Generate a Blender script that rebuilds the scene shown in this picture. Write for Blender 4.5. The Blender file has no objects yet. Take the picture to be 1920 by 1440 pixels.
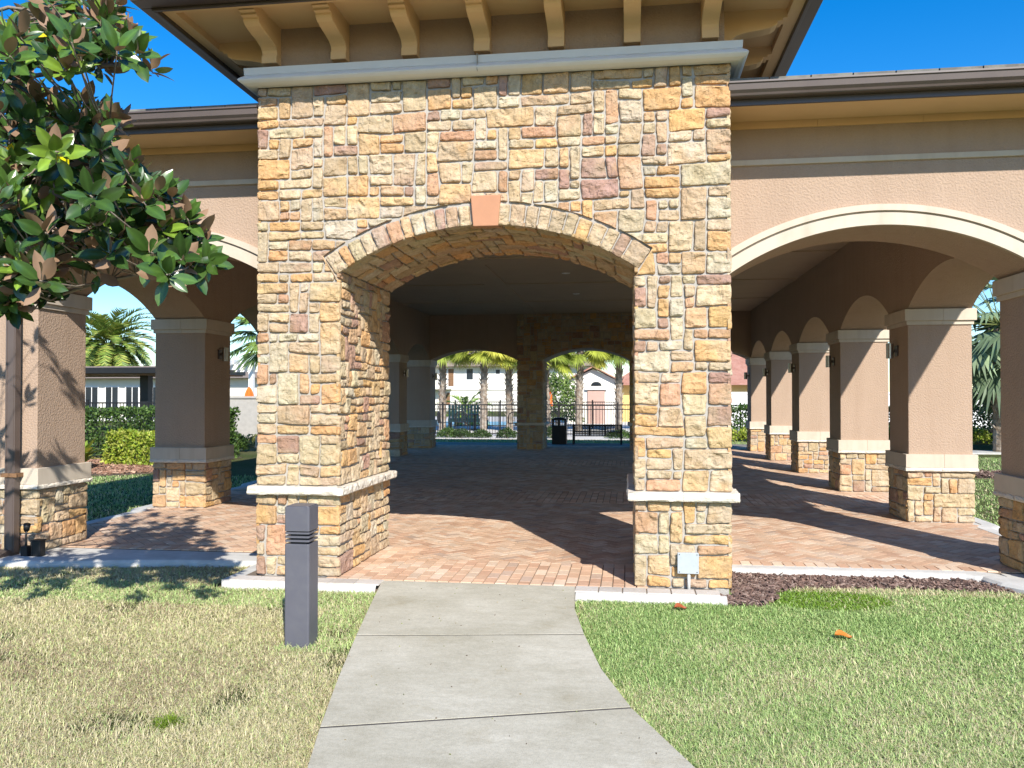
import bpy, math, random
import numpy as np
from math import radians as R, sin, cos, pi, sqrt, atan2

random.seed(7); rng = np.random.default_rng(11)
sc = bpy.context.scene
COL = sc.collection

# ------------------------------------------------------------------ camera, sky, sun, exposure
cam_d = bpy.data.cameras.new('camera'); cam = bpy.data.objects.new('camera', cam_d); COL.objects.link(cam)
cam.location = (0, 0, 1.6)
cam.rotation_mode = 'XYZ'
cam.rotation_euler = (R(90 + 0.837), R(0.0), R(7.92))
cam_d.sensor_fit = 'HORIZONTAL'; cam_d.sensor_width = 36.0
cam_d.lens = 36.0 * 1560.992 / 1920.0
cam_d.clip_start = 0.05; cam_d.clip_end = 3000
sc.camera = cam

SUN_AZ, SUN_EL = 24.15, 35.4          # the sun stands behind and to the right of the camera
w = bpy.data.worlds.new('World'); sc.world = w; w.use_nodes = True
nt = w.node_tree; nt.nodes.clear()
sky = nt.nodes.new('ShaderNodeTexSky'); sky.sky_type = 'NISHITA'; sky.sun_disc = False
sky.sun_elevation = R(SUN_EL); sky.sun_rotation = R(180 - SUN_AZ)
sky.altitude = 0; sky.air_density = 1.0; sky.dust_density = 0.3; sky.ozone_density = 3.5
hs = nt.nodes.new('ShaderNodeHueSaturation'); hs.inputs['Saturation'].default_value = 1.43; hs.inputs['Hue'].default_value = 0.505
bg = nt.nodes.new('ShaderNodeBackground'); bg.inputs['Strength'].default_value = 0.118
wo = nt.nodes.new('ShaderNodeOutputWorld')
nt.links.new(sky.outputs[0], hs.inputs['Color']); nt.links.new(hs.outputs[0], bg.inputs[0]); nt.links.new(bg.outputs[0], wo.inputs[0])

sun_d = bpy.data.lights.new('sun', 'SUN'); sun_d.energy = 4.15; sun_d.angle = R(0.53); sun_d.color = (1.0, 0.945, 0.865)
sun = bpy.data.objects.new('sun', sun_d); COL.objects.link(sun)
# light travels along (-sin az, cos az, -tan el)
from mathutils import Vector, Matrix
d = Vector((-sin(R(SUN_AZ)) * cos(R(SUN_EL)), cos(R(SUN_AZ)) * cos(R(SUN_EL)), -sin(R(SUN_EL))))
sun.rotation_euler = d.to_track_quat('-Z', 'Y').to_euler()
sun.location = (6, -10, 12)
vs = sc.view_settings
vs.view_transform = 'Standard'; vs.look = 'None'; vs.gamma = 1.0; vs.exposure = 0.85; vs.use_curve_mapping = False
sc.cycles.max_bounces = 10; sc.cycles.diffuse_bounces = 4

# ------------------------------------------------------------------ noise
def _h(ix, iy, iz, s):
    n = (ix * 374761393 + iy * 668265263 + iz * 2147483647 + s * 1274126177) & 0xffffffff
    n = ((n ^ (n >> 13)) * 1274126177) & 0xffffffff
    n = (n ^ (n >> 16)) & 0xffffffff
    return n / 4294967295.0
def vnoise(P, s=0):
    P = np.asarray(P, float); F = np.floor(P).astype(np.int64); f = P - F; f = f * f * (3 - 2 * f)
    o = 0
    for dx in (0, 1):
        for dy in (0, 1):
            for dz in (0, 1):
                wt = (f[..., 0] if dx else 1 - f[..., 0]) * (f[..., 1] if dy else 1 - f[..., 1]) * (f[..., 2] if dz else 1 - f[..., 2])
                o = o + wt * _h(F[..., 0] + dx, F[..., 1] + dy, F[..., 2] + dz, s)
    return o * 2 - 1
def fbm(P, s=0, oc=3):
    a, o = 1.0, 0
    P = np.asarray(P, float)
    for k in range(oc):
        o = o + a * vnoise(P * 2 ** k, s + k * 17); a *= 0.5
    return o

# ------------------------------------------------------------------ materials
def mat(name, col, rough=0.8, bump=None, var=None, attr=False, spec=0.3, metal=0.0, back=None, coat=0, trans=0, stain=None):
    """bump: list of (scale, strength, distance); var: list of (scale, colour2, amount)"""
    m = bpy.data.materials.new(name); m.use_nodes = True
    n = m.node_tree.nodes; l = m.node_tree.links
    b = n['Principled BSDF']
    b.inputs['Roughness'].default_value = rough; b.inputs['Metallic'].default_value = metal
    b.inputs['Specular IOR Level'].default_value = spec
    if coat: b.inputs['Coat Weight'].default_value = coat; b.inputs['Coat Roughness'].default_value = 0.12
    tc = n.new('ShaderNodeTexCoord')
    if attr:
        a = n.new('ShaderNodeAttribute'); a.attribute_name = 'Col'; cur = a.outputs['Color']
    else:
        c = n.new('ShaderNodeRGB'); c.outputs[0].default_value = (*col, 1); cur = c.outputs[0]
    for (s, c2, amt) in (var or []):
        t = n.new('ShaderNodeTexNoise'); t.inputs['Scale'].default_value = s; t.inputs['Detail'].default_value = 5
        t.inputs['Roughness'].default_value = 0.6
        l.new(tc.outputs['Object'], t.inputs['Vector'])
        mr = n.new('ShaderNodeMapRange'); mr.inputs['From Min'].default_value = 0.4; mr.inputs['From Max'].default_value = 0.65
        mr.inputs['To Max'].default_value = amt
        l.new(t.outputs['Fac'], mr.inputs['Value'])
        mx = n.new('ShaderNodeMix'); mx.data_type = 'RGBA'
        mx.blend_type = 'MULTIPLY' if attr or max(c2) >= 1.0 else 'MIX'
        l.new(mr.outputs[0], mx.inputs['Factor']); l.new(cur, mx.inputs['A']); mx.inputs['B'].default_value = (*c2, 1)
        cur = mx.outputs['Result']
    if stain:
        mp_ = n.new('ShaderNodeMapping'); mp_.inputs['Scale'].default_value = (5, 5, .45); l.new(tc.outputs['Object'], mp_.inputs['Vector'])
        t = n.new('ShaderNodeTexNoise'); t.inputs['Scale'].default_value = 1.6; t.inputs['Detail'].default_value = 6; l.new(mp_.outputs[0], t.inputs['Vector'])
        mr = n.new('ShaderNodeMapRange'); mr.inputs['From Min'].default_value = 0.48; mr.inputs['From Max'].default_value = 0.72; mr.inputs['To Max'].default_value = 1
        l.new(t.outputs['Fac'], mr.inputs['Value'])
        mx = n.new('ShaderNodeMix'); mx.data_type = 'RGBA'; mx.blend_type = 'MULTIPLY'; l.new(mr.outputs[0], mx.inputs['Factor']); l.new(cur, mx.inputs['A']); mx.inputs['B'].default_value = (*stain, 1)
        cur = mx.outputs['Result']
    if back:
        g = n.new('ShaderNodeNewGeometry'); mx = n.new('ShaderNodeMix'); mx.data_type = 'RGBA'
        l.new(g.outputs['Backfacing'], mx.inputs['Factor']); l.new(cur, mx.inputs['A']); mx.inputs['B'].default_value = (*back, 1)
        cur = mx.outputs['Result']
        mr = n.new('ShaderNodeMapRange'); mr.inputs['To Min'].default_value = rough; mr.inputs['To Max'].default_value = 0.75
        l.new(g.outputs['Backfacing'], mr.inputs['Value']); l.new(mr.outputs[0], b.inputs['Roughness'])
    l.new(cur, b.inputs['Base Color'])
    prev = None
    for (s, st, dist) in (bump or []):
        t = n.new('ShaderNodeTexNoise'); t.inputs['Scale'].default_value = s; t.inputs['Detail'].default_value = 4
        l.new(tc.outputs['Object'], t.inputs['Vector'])
        bp = n.new('ShaderNodeBump'); bp.inputs['Strength'].default_value = st; bp.inputs['Distance'].default_value = dist
        l.new(t.outputs['Fac'], bp.inputs['Height'])
        if prev: l.new(prev, bp.inputs['Normal'])
        prev = bp.outputs[0]
    if prev: l.new(prev, b.inputs['Normal'])
    if trans:
        tr = n.new('ShaderNodeBsdfTranslucent'); l.new(cur, tr.inputs['Color'])
        ms = n.new('ShaderNodeMixShader'); ms.inputs[0].default_value = trans
        out = n['Material Output']; l.new(b.outputs[0], ms.inputs[1]); l.new(tr.outputs[0], ms.inputs[2]); l.new(ms.outputs[0], out.inputs[0])
    return m

M = dict(
    stucco=mat('stucco', (0.43, 0.315, 0.233), 0.92, [(50, 0.75, 0.014), (200, 0.4, 0.004)], [(1.3, (0.39, 0.284, 0.208), 0.6), (60, (0.385, 0.28, 0.207), 0.5)], stain=(.95, .94, .93)),
    soffit=mat('soffit_paint', (0.75, 0.50, 0.27), 0.8, [(90, 0.1, 0.003)], [(2, (0.69, 0.455, 0.24), 0.6)]),
    stone=mat('split_stone', (1, 1, 1), 0.93, [(38, 0.8, 0.016), (140, 0.5, 0.005)], [(9, (0.86, 0.80, 0.70), 0.8), (26, (0.80, 0.78, 0.74), 0.7), (70, (1.18, 1.14, 1.05), 0.6)], attr=True),
    mortar=mat('mortar', (0.41, 0.385, 0.345), 0.95, [(120, 0.7, 0.006)], [(6, (0.34, 0.32, 0.285), 0.7)]),
    precast=mat('precast_cream', (0.56, 0.485, 0.39), 0.85, [(140, 0.25, 0.003)], [(5, (0.50, 0.43, 0.345), 0.6)], stain=(.90, .89, .87)),
    ledge=mat('rough_ledge', (0.70, 0.64, 0.54), 0.9, [(35, 0.8, 0.014), (120, 0.5, 0.004)], [(9, (0.56, 0.50, 0.42), 0.7)]),
    key=mat('keystone_terracotta', (0.47, 0.235, 0.135), 0.85, [(120, 0.2, 0.003)], [(6, (0.42, 0.21, 0.12), 0.7)]),
    cornice=mat('cornice_grey', (0.76, 0.745, 0.72), 0.8, [(120, 0.15, 0.002)], [(4, (0.69, 0.675, 0.65), 0.6)]),
    bronze=mat('bronze_metal', (0.075, 0.055, 0.045), 0.35, None, [(8, (0.06, 0.045, 0.037), 0.6)], spec=0.5),
    gutter=mat('gutter_bronze', (0.115, 0.088, 0.077), 0.34, None, [(3, (0.09, 0.068, 0.06), 0.6)], spec=0.5),
    tile=mat('roof_tile', (0.13, 0.125, 0.11), 0.85, [(60, 0.4, 0.005)], [(7, (0.22, 0.22, 0.19), 0.8)]),
    ceiling=mat('ceiling_paint', (0.52, 0.42, 0.30), 0.85, [(80, 0.2, 0.003)], [(1.5, (0.46, 0.37, 0.26), 0.6)]),
    bollard=mat('bollard_paint', (0.105, 0.105, 0.125), 0.42, [(40, 0.04, 0.002)], [(14, (0.125, 0.125, 0.14), 0.6), (3, (0.092, 0.092, 0.11), 0.6)], spec=0.45),
    black=mat('black_metal', (0.012, 0.012, 0.013), 0.45, None, [(6, (0.02, 0.02, 0.02), 0.5)], spec=0.4),
    paver=mat('clay_paver', (1, 1, 1), 0.88, [(110, 0.35, 0.004)], [(30, (0.86, 0.84, 0.80), 0.7), (2.2, (0.84, 0.80, 0.76), 0.7)], attr=True),
    sand=mat('joint_sand', (0.20, 0.155, 0.115), 0.95, [(150, 0.5, 0.004)], [(10, (0.15, 0.12, 0.09), 0.6)]),
    curb=mat('curb_concrete', (0.60, 0.59, 0.555), 0.9, [(60, 0.3, 0.004)], [(3, (0.43, 0.42, 0.385), 0.8), (14, (0.50, 0.485, 0.45), 0.7)]),
    path=mat('path_concrete', (0.56, 0.525, 0.45), 0.9, [(90, 0.35, 0.003), (400, 0.3, 0.001)], [(0.9, (0.36, 0.33, 0.27), 0.9), (2.6, (0.50, 0.47, 0.40), 0.8), (9, (0.33, 0.31, 0.265), 0.6), (28, (0.56, 0.53, 0.47), 0.6), (55, (0.42, 0.40, 0.36), 0.7), (190, (0.30, 0.285, 0.26), 0.55), (420, (0.58, 0.55, 0.50), 0.6)]),
    soil=mat('soil', (0.085, 0.065, 0.045), 0.97, [(60, 0.8, 0.01)], [(12, (0.22, 0.17, 0.11), 0.7)]),
    grass=mat('grass_blade', (1, 1, 1), 0.6, None, None, attr=True, spec=0.25, trans=0.25),
    mulch=mat('mulch_chip', (1, 1, 1), 0.9, [(80, 0.5, 0.004)], [(40, (0.7, 0.65, 0.6), 0.6)], attr=True),
    leaf_mag=mat('magnolia_leaf', (1, 1, 1), 0.24, [(14, 0.12, 0.006)], [(18, (0.75, 0.8, 0.7), 0.6)], attr=True, spec=0.6, back=(0.27, 0.165, 0.095), trans=0.08),
    bark=mat('bark', (0.26, 0.22, 0.175), 0.9, [(30, 0.7, 0.008)], [(14, (0.16, 0.13, 0.10), 0.7)]),
    leaf=mat('foliage', (1, 1, 1), 0.5, None, [(9, (0.8, 0.85, 0.7), 0.6)], attr=True, spec=0.35, trans=0.2),
    boots=mat('palm_trunk', (0.22, 0.165, 0.12), 0.9, [(18, 0.8, 0.03)], [(7, (0.46, 0.42, 0.36), 0.7)]),
    house=mat('house_cream', (0.80, 0.76, 0.67), 0.9, [(30, 0.2, 0.004)], [(0.6, (0.75, 0.71, 0.62), 0.5)]),
    white=mat('white_paint', (0.80, 0.79, 0.76), 0.6, None, [(2, (0.72, 0.71, 0.69), 0.5)]),
    redtile=mat('red_roof_tile', (0.42, 0.20, 0.14), 0.85, [(12, 0.7, 0.05)], [(6, (0.30, 0.14, 0.10), 0.8), (2, (0.48, 0.27, 0.2), 0.6)]),
    browntile=mat('brown_roof_tile', (0.28, 0.22, 0.17), 0.85, [(12, 0.7, 0.05)], [(6, (0.20, 0.16, 0.13), 0.8)]),
    glass=mat('window_glass', (0.02, 0.025, 0.03), 0.22, None, [(1, (0.03, 0.04, 0.05), 0.6)], spec=0.3),
    deck=mat('pool_deck', (0.60, 0.57, 0.52), 0.9, [(20, 0.2, 0.004)], [(0.8, (0.52, 0.49, 0.44), 0.6)]),
    water=mat('pool_water', (0.22, 0.48, 0.58), 0.35, [(3, 0.15, 0.03)], None, spec=0.6),
    orange=mat('orange_canvas', (0.85, 0.17, 0.025), 0.8, [(30, 0.2, 0.01)], [(5, (0.72, 0.13, 0.02), 0.6)]),
    wood=mat('brown_wood', (0.22, 0.12, 0.06), 0.7, [(20, 0.3, 0.004)], [(9, (0.15, 0.08, 0.04), 0.7)]),
    steel=mat('lamp_steel', (0.45, 0.43, 0.40), 0.32, None, [(9, (0.35, 0.33, 0.31), 0.5)], metal=0.9, spec=0.5),
    boxgrey=mat('box_grey', (0.42, 0.455, 0.475), 0.5, None, [(12, (0.37, 0.40, 0.42), 0.6)], spec=0.4),
    pvc=mat('conduit_grey', (0.50, 0.50, 0.48), 0.5, None, [(12, (0.42, 0.42, 0.40), 0.6)]),
    pink=mat('door_pink', (0.50, 0.33, 0.27), 0.7, None, [(3, (0.46, 0.30, 0.24), 0.6)]),
    lens=mat('lamp_lens', (0.75, 0.75, 0.72), 0.3),
    road=mat('asphalt', (0.055, 0.055, 0.057), 0.9, [(60, 0.5, 0.01)], [(2, (0.075, 0.075, 0.075), 0.6)]),
)
def lawn_material():
    m = bpy.data.materials.new('lawn_ground'); m.use_nodes = True; n = m.node_tree.nodes; l = m.node_tree.links
    b = n['Principled BSDF']; b.inputs['Roughness'].default_value = 0.95; b.inputs['Specular IOR Level'].default_value = 0.1
    tc = n.new('ShaderNodeTexCoord')
    def ns(s, d=6):
        t = n.new('ShaderNodeTexNoise'); t.inputs['Scale'].default_value = s; t.inputs['Detail'].default_value = d; t.inputs['Roughness'].default_value = 0.65
        l.new(tc.outputs['Object'], t.inputs['Vector']); return t
    a = ns(0.35); r = n.new('ShaderNodeValToRGB')
    r.color_ramp.elements[0].position = 0.38; r.color_ramp.elements[0].color = (0.085, 0.11, 0.035, 1)
    r.color_ramp.elements[1].position = 0.62; r.color_ramp.elements[1].color = (0.14, 0.14, 0.065, 1)
    l.new(a.outputs['Fac'], r.inputs[0])
    c = ns(45, 8); r2 = n.new('ShaderNodeValToRGB')
    r2.color_ramp.elements[0].position = 0.35; r2.color_ramp.elements[0].color = (0.35, 0.35, 0.3, 1)
    r2.color_ramp.elements[1].position = 0.6; r2.color_ramp.elements[1].color = (1.1, 1.1, 1.0, 1)
    l.new(c.outputs['Fac'], r2.inputs[0])
    mx = n.new('ShaderNodeMix'); mx.data_type = 'RGBA'; mx.blend_type = 'MULTIPLY'; mx.inputs['Factor'].default_value = 1
    l.new(r.outputs[0], mx.inputs['A']); l.new(r2.outputs[0], mx.inputs['B']); l.new(mx.outputs['Result'], b.inputs['Base Color'])
    bp = n.new('ShaderNodeBump'); bp.inputs['Strength'].default_value = 0.9; bp.inputs['Distance'].default_value = 0.03
    l.new(c.outputs['Fac'], bp.inputs['Height']); l.new(bp.outputs[0], b.inputs['Normal'])
    return m
M['lawn'] = lawn_material()
def path_material():
    m = bpy.data.materials.new('path_concrete'); m.use_nodes = True; n = m.node_tree.nodes; l = m.node_tree.links
    b = n['Principled BSDF']; b.inputs['Roughness'].default_value = 0.9; b.inputs['Specular IOR Level'].default_value = 0.2
    tc = n.new('ShaderNodeTexCoord'); cur = None
    c = n.new('ShaderNodeRGB'); c.outputs[0].default_value = (0.50, 0.474, 0.39, 1); cur = c.outputs[0]
    for sc_, lo, hi, c0, c1, st in ((1.3, .35, .65, (.84, .83, .79), (1.06, 1.06, 1.06), (1, 1, 1)), (6, .3, .7, (.90, .89, .87), (1.06, 1.06, 1.06), (1, 2.2, 1)), (38, .3, .7, (.90, .90, .89), (1.07, 1.07, 1.07), (1, 1, 1)), (210, .34, .5, (.72, .71, .69), (1.03, 1.03, 1.03), (1, 1, 1)), (2.1, .60, .74, (1, 1, 1), (.86, .83, .76), (1, 1, 1))):
        mp_ = n.new('ShaderNodeMapping'); mp_.inputs['Scale'].default_value = st; l.new(tc.outputs['Object'], mp_.inputs['Vector'])
        t = n.new('ShaderNodeTexNoise'); t.inputs['Scale'].default_value = sc_; t.inputs['Detail'].default_value = 6; t.inputs['Roughness'].default_value = .62; l.new(mp_.outputs[0], t.inputs['Vector'])
        r = n.new('ShaderNodeValToRGB'); r.color_ramp.elements[0].position = lo; r.color_ramp.elements[1].position = hi; r.color_ramp.elements[0].color = (*c0, 1); r.color_ramp.elements[1].color = (*c1, 1); l.new(t.outputs['Fac'], r.inputs[0])
        mx = n.new('ShaderNodeMix'); mx.data_type = 'RGBA'; mx.blend_type = 'MULTIPLY'; mx.inputs['Factor'].default_value = 1; l.new(cur, mx.inputs['A']); l.new(r.outputs[0], mx.inputs['B']); cur = mx.outputs['Result']
    l.new(cur, b.inputs['Base Color'])
    prev = None
    for sc_, st, di in ((120, .5, .003), (30, .35, .004)):
        t = n.new('ShaderNodeTexNoise'); t.inputs['Scale'].default_value = sc_; t.inputs['Detail'].default_value = 4; l.new(tc.outputs['Object'], t.inputs['Vector'])
        bp = n.new('ShaderNodeBump'); bp.inputs['Strength'].default_value = st; bp.inputs['Distance'].default_value = di; l.new(t.outputs['Fac'], bp.inputs['Height'])
        if prev: l.new(prev, bp.inputs['Normal'])
        prev = bp.outputs[0]
    l.new(prev, b.inputs['Normal']); return m
M['path'] = path_material()

# ------------------------------------------------------------------ mesh helpers (world coordinates in, local meshes out)
WL = {}
def tag(o, label=None, cat=None, group=None, kind=None):
    if label: o['label'] = label
    if cat: o['category'] = cat
    if group: o['group'] = group
    if kind: o['kind'] = kind
    return o
def thing(name, loc, label, cat, group=None):
    o = bpy.data.objects.new(name, None); COL.objects.link(o); o.location = loc; o.empty_display_size = 0.2
    WL[o.name] = Vector(loc); return tag(o, label, cat, group)

class MB:
    def __init__(s): s.V = []; s.F = []; s.C = []; s.n = 0
    def add(s, V, F, c=None):
        V = np.asarray(V, float).reshape(-1, 3)
        s.V.append(V); s.F.append([[i + s.n for i in f] for f in F]) if isinstance(F, list) else s.F.append(np.asarray(F) + s.n)
        if c is None: c = (1, 1, 1)
        c = np.asarray(c, float)
        s.C.append(np.broadcast_to(c, (len(V), 3)) if c.ndim == 1 else c)
        s.n += len(V); return s
    def box(s, x0, x1, y0, y1, z0, z1, c=None):
        V = [(x0, y0, z0), (x1, y0, z0), (x1, y1, z0), (x0, y1, z0), (x0, y0, z1), (x1, y0, z1), (x1, y1, z1), (x0, y1, z1)]
        return s.add(V, np.array([(0, 3, 2, 1), (4, 5, 6, 7), (0, 1, 5, 4), (1, 2, 6, 5), (2, 3, 7, 6), (3, 0, 4, 7)]), c)
    def grid(s, P, c=None, flip=False):
        ny, nx = P.shape[:2]; i = np.arange(ny * nx).reshape(ny, nx)
        F = np.stack([i[:-1, :-1], i[:-1, 1:], i[1:, 1:], i[1:, :-1]], -1).reshape(-1, 4)
        if flip: F = F[:, ::-1]
        if c is not None and np.ndim(c) == 3: c = np.asarray(c).reshape(-1, 3)
        return s.add(P.reshape(-1, 3), F, c)
    def prism(s, pts, axis, a, b, c=None):
        """extrude a 2-D outline (counter-clockwise) along an axis from a to b"""
        n = len(pts)
        def q(p, t):
            if axis == 0: return (t, p[0], p[1])
            if axis == 1: return (p[0], t, p[1])
            return (p[0], p[1], t)
        V = [q(p, a) for p in pts] + [q(p, b) for p in pts]
        F = [[i, (i + 1) % n, n + (i + 1) % n, n + i] for i in range(n)] + [list(range(n))[::-1], [n + i for i in range(n)]]
        return s.add(V, F, c)
    def tube(s, P, r, k=8, c=None, cap=True):
        P = [Vector([float(q) for q in p]) for p in P]; m = len(P)
        if not hasattr(r, '__len__'): r = [r] * m
        V = []
        for i, p in enumerate(P):
            t = (P[min(i + 1, m - 1)] - P[max(i - 1, 0)]).normalized()
            u = t.cross(Vector((0, 0, 1))) if abs(t.z) < 0.95 else t.cross(Vector((1, 0, 0)))
            u.normalize(); v = t.cross(u)
            for j in range(k):
                a = 2 * pi * j / k; V.append(p + float(r[i]) * (cos(a) * u + sin(a) * v))
        F = [[i * k + j, i * k + (j + 1) % k, (i + 1) * k + (j + 1) % k, (i + 1) * k + j] for i in range(m - 1) for j in range(k)]
        if cap: F += [list(range(k))[::-1], [(m - 1) * k + j for j in range(k)]]
        return s.add(V, F, c)
    def build(s, name, m, parent=None, smooth=False, bevel=0, at=None):
        me = bpy.data.meshes.new(name)
        V = np.concatenate(s.V); C = np.concatenate(s.C)
        base = WL[parent.name] if parent else Vector(at or (0, 0, 0))
        V = V - np.array(base)
        sizes = []; loops = []
        for F in s.F:
            if isinstance(F, np.ndarray):
                sizes.append(np.full(len(F), F.shape[1])); loops.append(F.reshape(-1))
            else:
                sizes.append(np.array([len(f) for f in F])); loops.append(np.array([i for f in F for i in f]))
        sz = np.concatenate(sizes); lp = np.concatenate(loops).astype(np.int32)
        st = np.concatenate([[0], np.cumsum(sz)[:-1]]).astype(np.int32)
        me.vertices.add(len(V)); me.vertices.foreach_set('co', V.astype(np.float32).reshape(-1))
        me.loops.add(len(lp)); me.loops.foreach_set('vertex_index', lp)
        me.polygons.add(len(sz)); me.polygons.foreach_set('loop_start', st)
        try: me.polygons.foreach_set('loop_total', sz.astype(np.int32))
        except Exception: pass
        me.polygons.foreach_set('use_smooth', np.full(len(sz), smooth))
        me.update(calc_edges=True)
        at_ = me.color_attributes.new('Col', 'FLOAT_COLOR', 'POINT')
        at_.data.foreach_set('color', np.concatenate([C, np.ones((len(C), 1))], 1).astype(np.float32).reshape(-1))
        me.materials.append(m)
        o = bpy.data.objects.new(name, me); COL.objects.link(o)
        if parent: o.parent = parent; WL[o.name] = WL[parent.name]
        else: o.location = base; WL[o.name] = Vector(base)
        if bevel:
            bv = o.modifiers.new('bevel', 'BEVEL'); bv.width = bevel; bv.segments = 2; bv.limit_method = 'ANGLE'; bv.angle_limit = R(40)
        return o

def inpoly(x, y, poly):
    r = np.zeros(x.shape, bool); n = len(poly)
    for i in range(n):
        x0, y0 = poly[i]; x1, y1 = poly[(i + 1) % n]
        if y0 == y1: continue
        c = ((y0 > y) != (y1 > y)) & (x < (x1 - x0) * (y - y0) / (y1 - y0) + x0)
        r ^= c
    return r

# ------------------------------------------------------------------ split-face stone
PAL = [((0.485, 0.395, 0.275), 27), ((0.445, 0.345, 0.235), 25), ((0.53, 0.335, 0.165), 17), ((0.50, 0.355, 0.205), 12), ((0.36, 0.235, 0.185), 9), ((0.475, 0.42, 0.325), 8), ((0.45, 0.28, 0.18), 7)]
PC = np.array([p[0] for p in PAL]); PW = np.array([p[1] for p in PAL], float); PW /= PW.sum()
SIZES = [((1, 1), 2.6), ((2, 1), 8), ((3, 1), 4.5), ((2, 2), 4.6), ((3, 2), 2.8), ((1, 2), 3.0), ((4, 2), .9), ((4, 1), .7), ((1, 3), .8), ((2, 3), 1.3)]
def pack(nx, ny, rg):
    occ = np.zeros((ny, nx), bool); out = []
    ws = np.array([s[1] for s in SIZES]); ws = ws / ws.sum()
    for j in range(ny):
        for i in range(nx):
            if occ[j, i]: continue
            for t in range(8):
                a, b = SIZES[rg.choice(len(SIZES), p=ws)][0]
                if i + a <= nx and j + b <= ny and not occ[j:j + b, i:i + a].any(): break
            else: a, b = 1, 1
            # avoid lone slivers to the right
            if i + a == nx - 1 and not occ[j:j + b, nx - 1].any(): a += 1
            occ[j:j + b, i:i + a] = True; out.append((i, j, a, b))
    return out
T0 = 0.033
def stone_patch(mb, s0, s1, t0, t1, mp, rg, clip=None, cw=0.104, ch=0.092, res=0.0115, seed=0, thick=T0):
    """cover the rectangle s0..s1, t0..t1 with stones; mp(s,t,n) -> xyz arrays; clip(s,t)->(s,t,keep)"""
    nx = max(1, round((s1 - s0) / cw)); ny = max(1, round((t1 - t0) / ch))
    cw = (s1 - s0) / nx; ch = (t1 - t0) / ny
    for (i, j, a, b) in pack(nx, ny, rg):
        def crn(u, v):
            x, y = s0 + u * cw, t0 + v * ch
            wx = (0.009 if u in (0, nx) else 0.030) * float(vnoise(np.array([u * 1.7, v * .35, seed + .5]), 3))
            wy = 0 if v in (0, ny) else 0.026 * float(vnoise(np.array([u * .35, v * 1.7, seed + .5]), 9))
            return x + wx, y + wy
        c00, c10, c11, c01 = crn(i, j), crn(i + a, j), crn(i + a, j + b), crn(i, j + b)
        jt = lambda c, fx, fy: (c[0] + (0 if fx in (0, nx) else (rg.random() - .5) * .010), c[1] + (0 if fy in (0, ny) else (rg.random() - .5) * .011))
        c00, c10, c11, c01 = jt(c00, i, j), jt(c10, i + a, j), jt(c11, i + a, j + b), jt(c01, i, j + b)
        stone(mb, c00, c10, c11, c01, mp, rg, clip, res, thick)
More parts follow.
